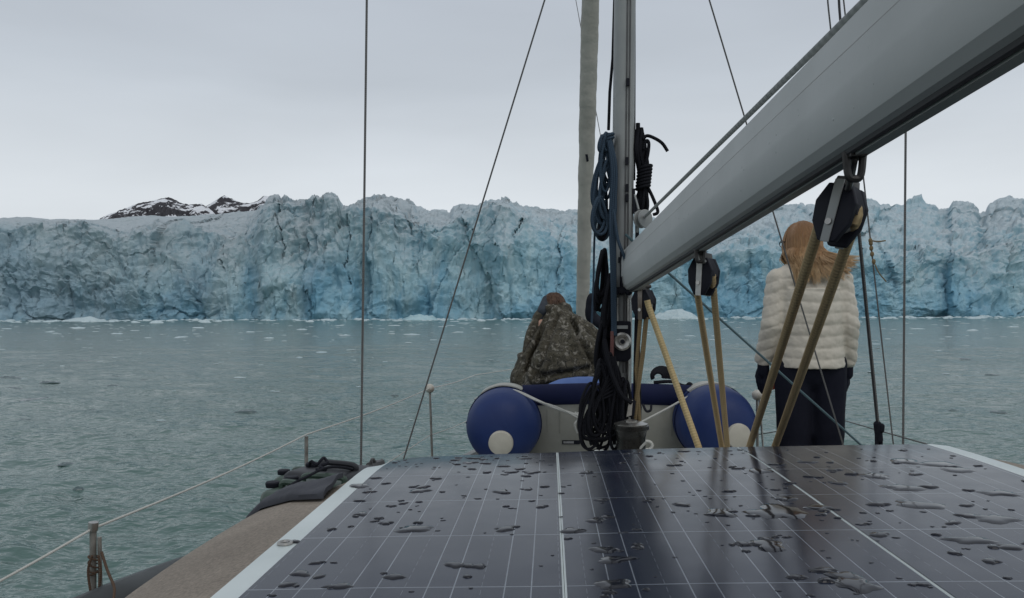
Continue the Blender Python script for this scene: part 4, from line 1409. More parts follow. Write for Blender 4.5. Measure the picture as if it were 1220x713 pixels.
for i in range(16):
    x_ = 758 + rr.uniform(0, 10)
    mb.tube(spline([P(762 + rr.uniform(-4, 3), 154 + rr.uniform(-2, 3), 3.93), P(757 + rr.uniform(0, 12), 178, 3.93 + rr.uniform(-.03, .03)), P(766 + rr.uniform(-5, 6), 205, 3.93), P(764 + rr.uniform(-6, 8), 240, 3.93 + rr.uniform(-.03, .03)), P(763 + rr.uniform(-5, 8), 262, 3.93)], 5), .009, 7)
for i in range(7):
    c = P(768.5 - .4 * i, 200 + i * 3.9, 3.93)
    mb.tube([c + CR * (.030 * math.cos(a)) + CF * (.045 * math.sin(a)) + CU * .008 * math.cos(a) for a in np.linspace(0, 6.28, 14)], .009, 7)
mb.tube(spline([P(766, 166, 3.92), P(771, 162, 3.92), P(780, 165, 3.92), P(789, 171, 3.92), P(795.5, 180.5, 3.92)], 6), .0085, 7)
mb.tube(spline([P(766, 178, 3.92), P(770, 168, 3.92), P(773, 172, 3.92), P(771, 188, 3.92), P(766, 204, 3.92)], 6), .0085, 7)
mb.tube(spline([P(770, 220, 3.92), P(777, 234, 3.92), P(783, 249, 3.92), P(783, 254, 3.92), P(778, 256, 3.92)], 6), .0085, 7)
mb.tube(spline([P(760, 147, 3.93), P(760, 156, 3.93)], 6), .011, 7)
tag(mb.build("rope_coil", ROPE_BLACK), "black rope coil tied at its waist, with one loose end sticking out", "rope coil", "rope coils hung on the mast")
mb = MB()
loops(mb, (721, 252), 5, 9, 32, 3.9, .010, 2, 8)
loops(mb, (718, 300), 4, 8, 68, 3.9, .0095, 3, 9)
loops(mb, (724, 330), 5, 5, 80, 3.86, .0095, 3, 10)
loops(mb, (721, 385), 8, 7, 70, 3.86, .0105, 3, 20)
tag(mb.build("rope_coil", ROPE_BLACK), "dark rope loops bunched beside the mast at boom height", "rope coil", "rope coils hung on the mast")
mb = MB()
loops(mb, (723, 430), 9, 20, 96, 3.74, .0072, 10, 12)
loops(mb, (711, 462), 8, 17, 68, 3.72, .0068, 10, 13)
for i in range(6):
    mb.tube(spline([P(728 + i * 3, 440 + i * 5, 3.72), P(716 - i * 2.5, 470 + i * 3, 3.69), P(706 - i * 2, 500 + i * 4, 3.68), P(704 + i * 5, 530 - i * 2, 3.7), P(716 + i * 4, 505, 3.7)], 6), .0062, 7)
loops(mb, (741, 455), 6, 9, 74, 3.74, .0075, 6, 14)
for i in range(7):
    mb.tube(spline([P(722 + i * 1.6, 425, 3.72), P(724 + i * 2.4, 460, 3.72), P(733 + i * 1.8, 490 + i, 3.72), P(726 + i * 3.6, 525, 3.72)], 5), .0075, 7)
mb.tube(spline([P(720, 405, 3.74), P(727, 440, 3.7), P(740, 470, 3.68), P(752, 480, 3.7)], 6), .011, 7)
tag(mb.build("rope_coil", ROPE_BLACK), "heavy black rope bundle hanging down to the mast foot", "rope coil", "rope coils hung on the mast")
mb = MB()
for i, (x_, c_) in enumerate(((731, 0), (757.5, 0), (760.5, 0))):
    mb.tube(spline([P(x_ + (2 if i > 0 else -1), 345, 3.82), P(x_, 400, 3.82), P(x_ + random.uniform(-2, 2), 470, 3.8), P(x_ + random.uniform(-3, 3), 530, 3.78)], 6), .0085, 7)
tag(mb.build("halyard", ROPE_BLACK), "several dark halyard tails led down the mast below the boom", "halyard", "halyards along the mast")
tag(MB().tube(spline([P(729.5, 395, 3.8), P(729, 420, 3.79), P(727, 455, 3.78), P(725.5, 475, 3.78)], 6), .009, 8).build("rope", rope_mat("faded_red_rope", (.20, .09, .08), (.10, .05, .05), .014, 2)), "faded red rope end beside the halyard lead", "rope")

# ------------------------------------------------------------------ winch at the mast foot
wp = P(752, 548, 3.62)
wz0 = CZ - .838
wb = Vector((wp.x, wp.y, wz0))
win = thing("winch", "black drum winch standing at the mast foot", "winch", wb)
top_h = P(752, 506, 3.62).z - wz0
MB().lathe([(.085, 0), (.085, .03), (.07, .05), (.07, .06)], wb).build("base", DARKALU, win)
DRUM = M("black_drum", (.012, .012, .012), (.035, .033, .03), 16, .28, metal=.4)
h0 = .06
MB().lathe([(.072, h0), (.078, h0 + .03), (.066, h0 + .07), (.064, top_h - .06), (.07, top_h - .03), (.080, top_h - .02), (.080, top_h - .004), (.072, top_h)], wb).build("drum", DRUM, win)
MB().lathe([(.074, top_h - .002), (.076, top_h + .004), (.05, top_h + .012), (.028, top_h + .013), (.028, top_h + .02), (0, top_h + .02)], wb).build("top_cap", STEEL, win)
mb = MB()
mb.tube([P(771 + 6 * math.cos(a), 531 + 5 * math.sin(a), 3.55) for a in np.linspace(-1.9, 1.9, 14)], .007, 8)
mb.tube([P(771, 526, 3.55), P(757, 540, 3.58)], .006, 8)
tag(mb.build("pad_eye", ROPE_WHITE), "white rope ring at the winch base", "rope ring")
mb = MB()
for x_, y_, r_ in ((711, 541, .018), (705, 543, .014), (717, 540, .015)):
    mb.ell(P(x_, y_, 3.5), (r_, r_, r_), None, 12, 8)
    mb.tube([P(x_, y_ - 1, 3.5), P(x_ + 1, y_ + 14, 3.5)], .009, 8)
tag(mb.build("deck_cleat", WHITE), "white rounded deck cleats left of the winch", "cleat")

# ================================================================== DINGHY
m, nt, b = newmat("navy_inflatable_fabric")
tcd = nd(nt, "ShaderNodeTexCoord").outputs["Object"]
fdn = noise_tex(nt, 5, 5, .6, tcd)
nt.links.new(mixc(nt, ramp(nt, fdn, [(.35, g3(0)), (.7, g3(1))]), (.008, .024, .108), (.012, .033, .132)), b.inputs["Base Color"])
nt.links.new(mathn(nt, 'MULTIPLY_ADD', fdn, .25, .42), b.inputs["Roughness"])
b.inputs["Specular IOR Level"].default_value = .35
bn = nd(nt, "ShaderNodeBump"); bn.inputs["Strength"].default_value = .35; bn.inputs["Distance"].default_value = .02
nt.links.new(noise_tex(nt, 4.5, 3, .5, tcd, 1.0), bn.inputs["Height"]); nt.links.new(bn.outputs[0], b.inputs["Normal"])
BLUE = m
DBLUE = M("dark_navy_fabric", (.004, .008, .038), (.006, .010, .046), 6, .75, spec=.25)
GREYB = M("grey_transom_board", (.30, .30, .265), (.23, .23, .20), 5, .6, bump=.2, bscale=30)
DX, DY0 = P(727, 509, 4.3).x, P(727, 509, 4.3).y
dz = -.622
tr_ = .203
din = thing("inflatable_dinghy", "navy blue inflatable dinghy with grey transom lashed on the foredeck", "dinghy", W(DX, 5.4, -.835))
sep_ = .577
LX, RX = P(599, 509, 4.3).x, P(854, 505, 4.3).x
pts, rr = [], []
def tz(x):
    return dz + (.018 if x > DX else 0)
dome = [(0.0, .004), (.006, .055), (.017, .10), (.036, .137), (.064, .168), (.10, .188), (.17, .2), (.28, tr_)]
for off, r_ in dome:
    pts.append(W(LX, DY0 - .16 + off, dz)); rr.append(r_)
TILT = .15
for y in np.linspace(4.6, 6.1, 8):
    pts.append(W(LX, y, dz - TILT * (y - 4.6))); rr.append(tr_)
cx_ = (LX + RX) / 2
hwid = (RX - LX) / 2
for a in np.linspace(0, math.pi, 17)[1:-1]:
    pts.append(W(cx_ - math.cos(a) * hwid, 6.15 + math.sin(a) * .8, dz - TILT * (1.55 + math.sin(a) * .8) + .05 * math.sin(a))); rr.append(tr_ * (1 - .08 * math.sin(a)))
for y in np.linspace(6.1, 4.6, 8):
    pts.append(W(RX, y, dz + .012 - TILT * (y - 4.6))); rr.append(tr_ * 1.02)
for off, r_ in reversed(dome):
    pts.append(W(RX, DY0 - .16 + off, dz + .012)); rr.append(r_ * 1.02)
tube_o = MB().tube(pts, rr, 44).build("tube", BLUE, din, smooth=60)
CAPM = M("cream_cone_cap", (.58, .55, .47), (.48, .45, .38), 9, .5)
for sx_, px_, py_ in ((LX, 597.5, 526), (RX, 874, 516)):
    c = P(px_, py_, 4.22)
    # find tube surface depth at that spot
    oy = math.hypot(c.x - sx_, c.z - (CZ + dz))
    offy = np.interp(oy, [r for _, r in dome], [o for o, _ in dome])
    yc = DY0 - .16 + offy
    o2 = np.interp(oy + .03, [r for _, r in dome], [o for o, _ in dome]); o1 = np.interp(max(oy - .03, 0.004), [r for _, r in dome], [o for o, _ in dome])
    slope = (o2 - o1) / .06
    rd = Vector((c.x - sx_, 0, c.z - (CZ + dz))).normalized()
    axn = (Vector((0, -1, 0)) + rd * slope).normalized()
    MB().lathe([(.064, -.03), (.065, .006), (.062, .013), (.045, .018), (.02, .021), (0, .0215)], Vector((c.x, yc, c.z)) + axn * .006, axn).build("end_cap", CAPM, din)
for sx_ in (LX, RX):
    rs = tr_ * (1.02 if sx_ == RX else 1) + .001
    zc_ = dz + (.012 if sx_ == RX else 0)
    MB().tube([W(sx_ + rs * math.cos(a), DY0 + .125, zc_ + rs * math.sin(a)) for a in np.linspace(0, 6.2832, 60)], .0045, 6, caps=False).build("tube_seam", DBLUE, tube_o)
mb = MB()
for k in range(3):
    mb.tube([W(LX - tr_ * .97, DY0 + .02 + .02 * k, dz + .02 + k * -.018), W(LX - tr_ * .86, DY0 - .055, dz + .012 - k * .016)], .008, 6)
mb.build("rubbing_strake", DBLUE, tube_o)
# transom board and the navy bolster along its top
ty = DY0 + .22
mb = MB()
tl, trr = LX + .12, RX - .12
mb.prism([W(tl, ty, -.84), W(trr, ty, -.84), W(trr, ty, -.50), W(cx_, ty, -.485), W(tl, ty, -.50)], (0, .035, 0))
tro = mb.build("transom", GREYB, din, bevel=.006)
mb = MB()
ptsb = [W(tl - .02 + (trr - tl + .04) * k / 14, ty + .02, -.482 + .012 * math.sin(math.pi * k / 14)) for k in range(15)]
mb.tube(ptsb, .062, 20)
mb.v = [Vector((v.x, (v.y - ty - .02) * .75 + ty + .02, v.z)) for v in mb.v]
mb.build("top_bolster", DBLUE, din, smooth=60)
pl = MB().box(P(680.5, 528, 4.5), (.10, .004, .022)).build("name_plate", BLACK, tro)
pv = P(680.5, 528, 4.5)
pv = Vector((pv.x, ty - .004, pv.z))
pl.data.transform(Matrix.Translation(pv - P(680.5, 528, 4.5)))
MB().box(pv + Vector((-.014, -.003, 0)), (.058, .003, .012)).build("plate_text", M("pale_plate_print", (.34, .35, .35), (.22, .22, .22), 60, .5), pl)
sm = MB()
for i, (x_, h_) in enumerate(((652, 26), (667, 30), (689, 34), (802, 36))):
    sm.box(Vector((P(x_, 510, 4.45).x, ty - .002, CZ - .62)), (.006, .002, h_ * .0047))
sm.build("board_stain", M("faint_stain", (.20, .20, .175), (.26, .26, .23), 9, .7), tro)
mb = MB()
mb.prism([W(LX + .1, 4.6, -.80), W(RX - .1, 4.6, -.80), W(RX - .1, 6.6, -1.0), W(LX + .1, 6.6, -1.0)], (0, 0, -.03))
mb.build("floor", GREYB, din)
MB().box(W(cx_, 5.15, -.56), (RX - LX - .16, .24, .03)).build("thwart", M("pale_blue_thwart", (.09, .15, .33), (.07, .12, .28), 6, .6), din, bevel=.008)
mb = MB()
mb.tube(spline([P(752, 487, 4.42), P(753, 493, 4.4), P(758, 494, 4.4), P(762, 491, 4.4), P(763, 485, 4.42)], 6), .008, 8)
mb.tube(spline([P(766, 482, 4.42), P(770, 490, 4.4), P(775, 489, 4.4), P(776, 483, 4.42)], 6), .007, 8)
mb.build("grab_loop", BLACK, din)
for sx_, zz_ in ((LX, dz + .203 + .004), (RX, dz + .216)):
    mb = MB()
    va = [(a, y) for y in (4.44, 4.60) for a in np.linspace(R(62), R(128), 12)]
    rp_ = zz_ - (dz if sx_ == LX else dz + .012) + .001
    for rad_ in (rp_, rp_ + .006):
        mb.add([W(sx_ + rad_ * math.cos(a), y, (dz if sx_ == LX else dz + .012) + rad_ * math.sin(a)) for a, y in va], [(i, i + 1, 13 + i, 12 + i) for i in range(11)])
    rimp = list(range(12)) + list(range(23, 11, -1))
    mb.f += [(rimp[k], rimp[(k + 1) % 24], 24 + rimp[(k + 1) % 24], 24 + rimp[k]) for k in range(24)]
    mb.build("top_patch", M("pale_patch", (.42, .42, .38), (.3, .3, .27), 10, .6), din)
# blue folded cloth behind the bolster
cb_ = P(688, 462, 4.66)
mb = MB().ell(cb_, (.20, .12, .062), Matrix.Rotation(R(-4), 3, 'Y')).ell(cb_ + Vector((.06, .05, .008)), (.14, .12, .045))
me = fused(mb, .014, 3, lambda c, n: .006 * fbm(c[:, 0] * 14, c[:, 1] * 14, c[:, 2] * 14, 3))
tag(link("folded_cloth", shift(me, cb_), M("faded_blue_cloth", (.10, .17, .40), (.075, .135, .33), 7, .8, bump=.4), None, cb_), "faded blue folded cloth under the camouflaged person", "cloth")
# black webbing heap on the bolster
mb = MB()
for i in range(6):
    r_ = .028 + .006 * i
    c = P(784 + i * 1.3, 449, 4.56)
    mb.tube([c + CR * (r_ * math.cos(a)) + CU * (r_ * .85 * math.sin(a)) + CF * .012 * i for a in np.linspace(-.4, 3.6, 14)], .0085, 7)
mb.tube(spline([P(779, 456, 4.55), P(800, 455, 4.55), P(814, 460, 4.55), P(823, 459, 4.55)], 5), .010, 7)
mb.ell(P(821.5, 459.5, 4.54), (.02, .02, .02), None, 10, 8)
tag(mb.build("painter_coil", ROPE_BLACK), "small black rope coil lying on top of the dinghy transom", "rope coil")
mb = MB()
mb.tube(spline([P(566, 476, 4.6), P(585, 467.5, 4.48), P(606, 465.5, 4.42), P(620, 468, 4.36), P(655, 484, 4.34), P(688, 495, 4.40)], 6), .0075, 8)
mb.tube(spline([P(618, 467.5, 4.36), P(640, 478, 4.33), P(665, 486, 4.35), P(692, 500, 4.40)], 6), .005, 8)
rr = random.Random(2)
for i in range(8):
    mb.tube(spline([P(690 + rr.uniform(-5, 4), 494 + rr.uniform(-3, 2), 4.42), P(690 + rr.uniform(-6, 8), 505, 4.40), P(692 + rr.uniform(-5, 6), 514 + rr.uniform(-4, 3), 4.42)], 5), .006, 7)
mb.tube([P(696 + 4 * math.cos(a), 506 + 7 * math.sin(a), 4.39) for a in np.linspace(0, 6.28, 14)], .006, 7)
tag(mb.build("lashing_rope", ROPE_WHITE), "off white lashing rope with a knotted tail, over the dinghy's port tube", "rope", "ropes lashing the dinghy")
mb = MB()
mb.tube(spline([P(690, 512, 4.4), P(735, 516, 4.36), P(762, 504, 4.36), P(795, 487, 4.36), P(818, 474, 4.36), P(835, 466, 4.40), P(856, 462.5, 4.5)], 6), .006, 8)
tag(mb.build("lashing_rope", ROPE_WHITE), "off white lashing rope rising across the transom to the starboard tube", "rope", "ropes lashing the dinghy")

# ================================================================== PEOPLE
SKIN = M("skin", (.50, .30, .22), (.44, .25, .18), 14, .55)


def hand(mb, wrist, dirv, palm_n, thumb_side, scale=1.0):
    """palm, four unequal curled fingers and a thumb, all joined to the wrist"""
    dirv = Vector(dirv).normalized(); pn = Vector(palm_n).normalized(); side = dirv.cross(pn).normalized() * thumb_side
    s = scale
    for k in range(4):
        o = side * (.030 - .0195 * k) * s
        base = wrist + dirv * .085 * s + o
        mb.cap(wrist + dirv * .01 * s + o * .6, base, .014 * s, .0115 * s)
        ln = (.070, .078, .072, .056)[k] * s
        a = base + dirv * ln * .5 + pn * .012 * s
        c = a + dirv * ln * .35 + pn * .022 * s
        mb.cap(base, a, .0100 * s, .0092 * s)
        mb.cap(a, c, .0092 * s, .0080 * s)
    tb = wrist + dirv * .025 * s + side * .028 * s
    t1_ = tb + dirv * .035 * s + side * .022 * s + pn * .010 * s
    mb.cap(tb, t1_, .0135 * s, .011 * s)
    mb.cap(t1_, t1_ + dirv * .030 * s + pn * .010 * s, .011 * s, .009 * s)


# ---------------- woman in the white quilted jacket, seen from behind
feet = P(967, 640, 4.4)
wbase = Vector((feet.x, feet.y, CZ + DECK))
wom = thing("person", "person in cream quilted jacket and dark trousers standing with back turned", "person", wbase)
hz = P(967, 262, 4.4).z - wbase.z                 # top of the hair


def wl(x, y, z):
    return wbase + Vector((x, y, z))


HT = R(28)                                        # head turned to port
hrot = Matrix.Rotation(HT, 3, 'Z') @ Matrix.Rotation(R(-4), 3, 'X')
hc = wl(-.035, .03, hz - .128)


def hl(x, y, z):
    return hc + hrot @ Vector((x, y, z))


mb = MB()
mb.ell(hc, (.073, .092, .105), hrot).ell(hl(0, .03, -.055), (.055, .06, .06), hrot)
mb.cap(hl(0, .092, .012), hl(0, .108, -.022), .009, .013)       # nose
mb.ell(hl(0, .088, -.058), (.024, .010, .008), hrot)             # lips
for s in (-1, 1):
    mb.ell(hl(s * .075, -.002, -.01), (.010, .020, .032), hrot)  # ears
mb.cap(hl(0, -.01, -.08), wl(-.02, .01, 1.36), .050, .052)
mb.cap(wl(-.11, .01, 1.335), wl(.11, .01, 1.335), .055, .055).cap(wl(0, .01, 1.28), wl(0, .01, 1.0), .10, .10).cap(wl(-.06, .01, .93), wl(.06, .01, .93), .085, .085)
for s in (-1, 1):
    mb.cap(wl(s * .09, 0, .90), wl(s * .085, .01, .5), .088, .058).cap(wl(s * .085, .01, .5), wl(s * .08, -.01, .09), .052, .04)
    mb.cap(wl(s * .08, -.01, .06), wl(s * .085, .14, .04), .04, .035)
sho = {-1: wl(-.165, -.0, 1.345), 1: wl(.165, 0, 1.345)}
elb = {-1: wl(-.212, -.03, 1.10), 1: wl(.198, -.03, 1.10)}
wri = {-1: wl(-.238, .05, .885), 1: wl(.212, .03, .875)}
for s in (-1, 1):
    mb.cap(sho[s], elb[s], .040, .034).cap(elb[s], wri[s], .033, .024)
    mb.cap(wri[s], wri[s] + Vector((0, .02, -.06)), .024, .024)
me = fused(mb, .011, 3)
body = link("body", shift(me, wbase), SKIN, wom, wbase)
mb = MB()
for s in (-1, 1):
    mb.ell(hl(s * .031, .083, .012), (.011, .008, .008), hrot, 14, 8)
mb.build("eyes", M("eye_white", (.5, .5, .5), (.05, .07, .08), 40, .2), body)
# gloves
mb = MB()
NAVY = M("dark_navy_cloth", (.007, .008, .016), (.010, .011, .020), 9, .85, bump=.35, bscale=120, spec=.2)
for s in (-1, 1):
    mb = MB()
    hand(mb, wri[s] + Vector((0, .012, -.02)), (.05 * s, .10, -1), (-.9 * s, .5, 0), s, 1.08)
    mb.cap(wri[s] + Vector((0, 0, .03)), wri[s] + Vector((0, .01, -.05)), .032, .034)
    link("glove", shift(fused(mb, .006, 2), wbase), NAVY, wom, wbase)
mb = MB().cap(wri[-1] + Vector((.045, .0, -.105)), wri[-1] + Vector((.052, .01, -.135)), .016, .014)
mb.cap(wri[-1] + Vector((.040, .01, -.10)), wri[-1] + Vector((.030, .01, -.128)), .012, .011)
mb.build("glove_patch", M("orange_red_grip", (.50, .09, .05), (.38, .07, .04), 20, .6), wom)
# trousers
mb = MB()
mb.cap(wl(-.06, 0, .91), wl(.06, 0, .91), .10, .10).ell(wl(0, .0, .85), (.172, .115, .11))
for s in (-1, 1):
    mb.cap(wl(s * .095, -.0, .88), wl(s * .092, .0, .50), .102, .090).cap(wl(s * .092, .0, .5), wl(s * .088, -.01, .10), .086, .075)
link("trousers", shift(fused(mb, .012, 4, lambda c, n: .005 * fbm(c[:, 0] * 9, c[:, 1] * 9, c[:, 2] * 5, 3)), wbase), NAVY, wom, wbase)
mb = MB()
for s in (-1, 1):
    mb.cap(wl(s * .088, -.03, .07), wl(s * .095, .17, .05), .052, .045).cap(wl(s * .088, -.02, .20), wl(s * .088, -.02, .08), .055, .052)
link("boots", shift(fused(mb, .012, 3), wbase), BLACK, wom, wbase)
# quilted jacket
mb = MB()
mb.cap(wl(-.12, .0, 1.335), wl(.12, .0, 1.335), .088, .088)
mb.ell(wl(0, .0, 1.20), (.19, .135, .20))
for z0_, z1_, r0_, r1_ in ((.862, 1.0, .188, .180), (1.0, 1.16, .180, .186), (1.16, 1.30, .186, .175)):
    e_ = [(math.cos(a), math.sin(a) * .84) for a in np.linspace(0, 6.2832, 33)[:-1]]
    lo_ = [wl(x * r0_, y * r0_, z0_) for x, y in e_]; hi_ = [wl(x * r1_, y * r1_, z1_) for x, y in e_]
    mb.add(lo_ + hi_, [tuple(range(31, -1, -1)), tuple(range(32, 64))] + [(i, (i + 1) % 32, 32 + (i + 1) % 32, 32 + i) for i in range(32)])
mb.cap(wl(-.01, 0, 1.35), wl(-.018, .0, 1.452), .10, .080).cap(wl(-.10, -.005, 1.352), wl(.10, -.005, 1.352), .088, .088)
for s in (-1, 1):
    mb.cap(sho[s], elb[s], .072, .061).cap(elb[s], wri[s] + Vector((0, 0, .03)), .061, .052)


def quilt(c, n):
    lx, lz = c[:, 0] - wbase.x, c[:, 2] - wbase.z
    arm = np.abs(lx) > .185
    tilt = np.where(arm, (np.abs(lx) - .185) * .35, -.05 * np.abs(lx)) + .008 * fbm(c[:, 0] * 6, c[:, 1] * 6, 1.5, 2)
    ph = (lz + tilt) / .061
    puff = np.sqrt(np.abs(np.sin(math.pi * ph)))
    return .0060 * puff - .007 + .006 * fbm(c[:, 0] * 22, c[:, 1] * 22, c[:, 2] * 22, 3)


m, nt, b = newmat("cream_quilted_nylon")
nt.links.new(mixc(nt, noise_tex(nt, 9, 4), (.63, .575, .485), (.57, .52, .44)), b.inputs["Base Color"])
b.inputs["Roughness"].default_value = .5
bn = nd(nt, "ShaderNodeBump"); bn.inputs["Strength"].default_value = .5; bn.inputs["Distance"].default_value = .006
nt.links.new(noise_tex(nt, 34, 4, .6), bn.inputs["Height"]); nt.links.new(bn.outputs[0], b.inputs["Normal"])
link("jacket", shift(fused(mb, .0065, 5, quilt), wbase), m, wom, wbase, smooth=60)
# hair
m, nt, b = newmat("reddish_blond_hair")
al = nd(nt, "ShaderNodeAttribute", attribute_name="along").outputs["Fac"]; ar = nd(nt, "ShaderNodeAttribute", attribute_name="around").outputs["Fac"]
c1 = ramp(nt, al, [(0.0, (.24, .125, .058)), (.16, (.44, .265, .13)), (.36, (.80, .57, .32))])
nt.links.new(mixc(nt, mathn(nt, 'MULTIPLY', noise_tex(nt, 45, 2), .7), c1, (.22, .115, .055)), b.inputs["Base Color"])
b.inputs["Roughness"].default_value = .45
HAIR = m
mb = MB()
rr = random.Random(17)
capm = MB().ell(hl(0, -.012, .012), (.079, .098, .104), hrot)
e = lambda p_, t_, k_=1.0: hl(.084 * k_ * math.sin(p_) * math.cos(t_), -.012 + .103 * k_ * math.sin(p_) * math.sin(t_), .012 + .109 * k_ * math.cos(p_))
for lock in range(120):
    back = lock < 104
    th0 = math.pi + math.pi * (.02 + .96 * ((lock * .618) % 1.0)) if back else rr.uniform(0, math.pi)
    ph0 = rr.uniform(.03, .42) * math.pi if back else rr.uniform(.03, .2) * math.pi
    ln0 = rr.uniform(.10, .225)
    wob0, f0, q0_ = rr.uniform(.006, .020), rr.uniform(3.0, 6.5), rr.uniform(0, 6.28)
    out0 = rr.uniform(.99, 1.09)
    side0 = hl(.084 * math.cos(th0), 0, 0).x - hc.x
    bl0 = .006 + max(0.0, side0 + .03) * 1.5 * rr.uniform(.3, 1.3)
    for k_s in range(24):
        th = th0 + rr.gauss(0, .13); ph = max(.03, ph0 + rr.gauss(0, .10))
        o_k = out0 + rr.gauss(0, .012)
        pts = [e(ph * .8, th, .985), e(min(ph + .35, 1.35), th, 1.0 + (o_k - 1) * .6), e(1.5, th, o_k), e(1.62, th, o_k + .03) + Vector((0, -.004, -.030))]
        last = pts[-1]
        tip = (th - th0) * .05
        ln = ln0 * rr.uniform(.82, 1.05)
        for k in range(1, 9):
            t_ = k / 8
            w_ = wob0 * math.sin(q0_ + t_ * f0) - wob0 * math.sin(q0_)
            pts.append(last + Vector((w_ - tip * t_ * 1.1 * .6 + bl0 * t_ ** 1.7, -.028 * t_ + .4 * w_ - (.02 * t_ if t_ > .5 else 0), -ln * t_ + bl0 * .35 * t_ * t_)))
        pts = spline(pts, 2)
        mb.tube(pts, [.0023 * (1 - .75 * (k / (len(pts) - 1)) ** 2.2) for k in range(len(pts))], 4)
for v in capm.v:
    pass
o_ = mb.add(capm.v, capm.f)
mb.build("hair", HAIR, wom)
mb = MB()
for s in (-1, 1):
    c = hl(s * .032, .100, .012)
    mb.tube([c + hrot @ Vector((.026 * math.cos(a), 0, .021 * math.sin(a))) for a in np.linspace(0, 6.28, 20)], .0022, 6)
    mb.tube([hl(s * .058, .100, .016), hl(s * .086, .05, .016), hl(s * .085, -.01, .008)], .0026, 6)
mb.tube([hl(-.007, .102, .014), hl(.007, .102, .014)], .002, 6)
mb.build("glasses", BLACK, wom)

# ---------------- hunched person in camouflage, sitting in the dinghy, seen from behind
m, nt, b = newmat("camouflage_cloth")
tcc = nd(nt, "ShaderNodeTexCoord").outputs["Object"]
na_ = noise_tex(nt, 14, 5, .65, tcc, 1.2)
nb_ = noise_tex(nt, 21, 5, .65, tcc, 1.0)
mp2 = nd(nt, "ShaderNodeMapping"); mp2.inputs["Location"].default_value = (7, 3, 1); nt.links.new(tcc, mp2.inputs[0])
nc_ = noise_tex(nt, 22, 5, .7, mp2.outputs[0], 1.6)
base = ramp(nt, na_, [(.30, (.018, .017, .013)), (.40, (.048, .042, .028)), (.50, (.088, .079, .058)), (.57, (.036, .032, .024)), (.70, (.105, .096, .075))], 'LINEAR')
base = mixc(nt, ramp(nt, nb_, [(.55, g3(0)), (.60, g3(.85))]), base, (.22, .205, .175))
base = mixc(nt, ramp(nt, nc_, [(.57, g3(0)), (.62, g3(.9))]), base, (.014, .014, .012))
nt.links.new(base, b.inputs["Base Color"])
b.inputs["Roughness"].default_value = .85
b.inputs["Specular IOR Level"].default_value = .25
CAMO = m
cb0 = P(668, 468, 5.1)
man = thing("person", "hunched person in camouflage jacket sitting on the dinghy, back turned", "person", cb0)
mb = MB()
headc = P(660, 368, 5.42)
mb.ell(headc, (.072, .09, .095)).cap(headc + Vector((0, .085, 0)), headc + Vector((0, .10, -.03)), .010, .014)
for s in (-1, 1):
    mb.ell(headc + Vector((s * .074, 0, -.01)), (.010, .02, .03))
mb.cap(headc + Vector((0, -.03, -.05)), P(664, 395, 5.28), .055, .065)
mb.cap(P(664, 395, 5.28), P(668, 450, 5.05), .10, .14)
for s, hx in ((-1, 640), (1, 694)):
    k0 = P(hx, 455, 5.1)
    kn = k0 + Vector((s * .05, .42, .06)); ft = kn + Vector((0, .12, -.36))
    mb.cap(k0, kn, .085, .06).cap(kn, ft, .055, .042).cap(ft, ft + Vector((0, .15, -.02)), .04, .035)
sh_ = {-1: P(645, 388, 5.30), 1: P(692, 396, 5.25)}
eb_ = {-1: P(652, 428, 5.42), 1: P(702, 434, 5.30)}
for s in (-1, 1):
    wr_ = eb_[s] + Vector((-s * .10, .24, .02))
    mb.cap(sh_[s], eb_[s], .05, .042).cap(eb_[s], wr_, .04, .028)
    hand(mb, wr_, (-s * .5, .8, -.2), (-s * .3, 0, -1), s)
mbody = link("body", shift(fused(mb, .011, 3), cb0), SKIN, man, cb0)
mb = MB()
for s in (-1, 1):
    mb.ell(headc + Vector((s * .03, .082, .012)), (.010, .008, .008), None, 12, 8)
mb.build("eyes", M("eye_white_b", (.5, .5, .5), (.06, .06, .05), 40, .2), mbody)
mb = MB()
mb.cap(P(665, 388, 5.30), P(670, 440, 5.02), .105, .175)
mb.ell(P(684, 425, 5.06), (.175, .15, .16))
mb.cap(P(662, 374, 5.34), P(690, 392, 5.24), .065, .07).cap(P(690, 392, 5.24), P(711, 402, 5.18), .070, .05)
mb.cap(P(697, 400, 5.20), P(709, 445, 5.12), .085, .075)
mb.cap(P(652, 380, 5.34), P(644, 395, 5.30), .07, .07).cap(P(644, 392, 5.30), P(636, 430, 5.24), .068, .055)
mb.ell(P(634, 457, 5.08), (.11, .12, .062)).ell(P(655, 452, 5.04), (.16, .14, .08)).ell(P(692, 450, 5.06), (.145, .14, .08))
mb.cap(P(624, 446, 5.1), P(622, 462, 5.1), .03, .04)
mb.cap(P(650, 369, 5.36), P(672, 370, 5.36), .052, .052)
mb.ell(P(659, 376, 5.36), (.115, .10, .07)).ell(P(648, 380, 5.34), (.07, .08, .06))
mb.cap(P(640, 400, 5.26), P(622, 452, 5.10), .06, .075).cap(P(622, 452, 5.1), P(660, 458, 5.0), .065, .07)


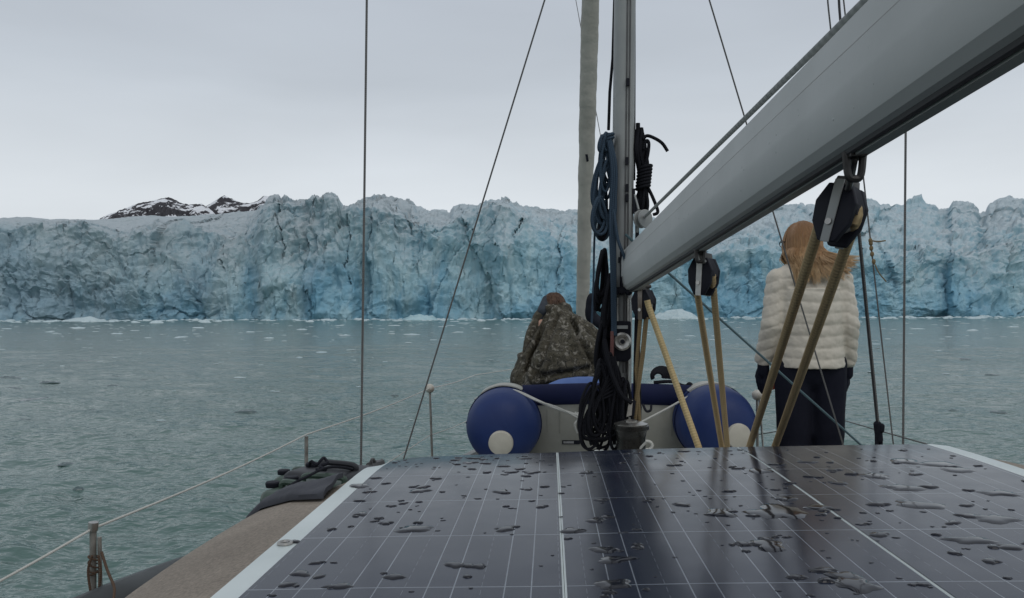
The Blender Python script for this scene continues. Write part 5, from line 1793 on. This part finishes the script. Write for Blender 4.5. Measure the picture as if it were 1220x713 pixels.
def folds(c, n):
    x, y, z = c[:, 0], c[:, 1], c[:, 2]
    diag = fbm((x * .75 - z * .66) * 22, (x * .66 + z * .75) * 6, y * 6, 3, .5, True)
    cre = 0
    for q0, q1 in (((656, 374), (629, 440)), ((664, 376), (640, 446)), ((650, 372), (622, 420)), ((640, 446), (700, 436)), ((682, 384), (704, 432))):
        A_, B_ = P(*q0, 5.1), P(*q1, 5.1)
        ux, uz = B_.x - A_.x, B_.z - A_.z
        tt = np.clip(((x - A_.x) * ux + (z - A_.z) * uz) / (ux * ux + uz * uz), 0, 1)
        dd_ = np.hypot(x - A_.x - tt * ux, z - A_.z - tt * uz) + .006 * fbm(x * 14, z * 14, q0[0] * .1, 2)
        cre = cre - .030 * np.exp(-(dd_ / .012) ** 2) + .012 * np.exp(-((dd_ - .032) / .016) ** 2)
    return cre + .007 * diag + .008 * fbm(x * 9, y * 9, z * 9, 4)


link("camouflage_jacket", shift(fused(mb, .009, 4, folds), cb0), CAMO, man, cb0, smooth=60)
mb = MB()
for s, hx in ((-1, 640), (1, 694)):
    k0 = P(hx, 458, 5.12)
    kn = k0 + Vector((s * .05, .42, .06)); ft = kn + Vector((0, .12, -.30))
    mb.cap(k0, kn, .10, .075).cap(kn, ft, .07, .06)
link("trousers", shift(fused(mb, .014, 3), cb0), NAVY, man, cb0)
mb = MB().cap(P(646, 371, 5.30), P(651, 357, 5.40), .035, .03).cap(P(643, 380, 5.30), P(648, 366, 5.33), .03, .035)
mb.cap(P(651, 372, 5.36), P(672, 370, 5.36), .045, .045)
link("hood_lining", shift(fused(mb, .009, 3), cb0), M("dark_slate_lining", (.02, .028, .038), (.03, .038, .05), 9, .8), man, cb0)
mb = MB()
rr = random.Random(4)
for i in range(340):
    th = rr.uniform(0, 6.28); ph = rr.uniform(.02, 1.0)
    e = lambda p_, t_, k_=1.0: headc + Vector((.078 * k_ * math.sin(p_) * math.cos(t_), -.004 + .097 * k_ * math.sin(p_) * math.sin(t_), .004 + .101 * k_ * math.cos(p_)))
    if math.sin(th) > .75 and ph > .5:
        continue
    ln = rr.uniform(.5, .9)
    pts = spline([e(ph, th, 1.0), e(ph + ln * .5, th + rr.uniform(-.3, .3), 1.06), e(ph + ln, th + rr.uniform(-.4, .4), rr.uniform(1.0, 1.10))], 3)
    mb.tube(pts, [.005 * (1 - .7 * k / (len(pts) - 1)) for k in range(len(pts))], 5)
mb.ell(headc + Vector((0, -.006, .006)), (.077, .096, .099))
mb.build("hair", M("ginger_brown_hair", (.11, .058, .034), (.06, .030, .018), 40, .7), man)
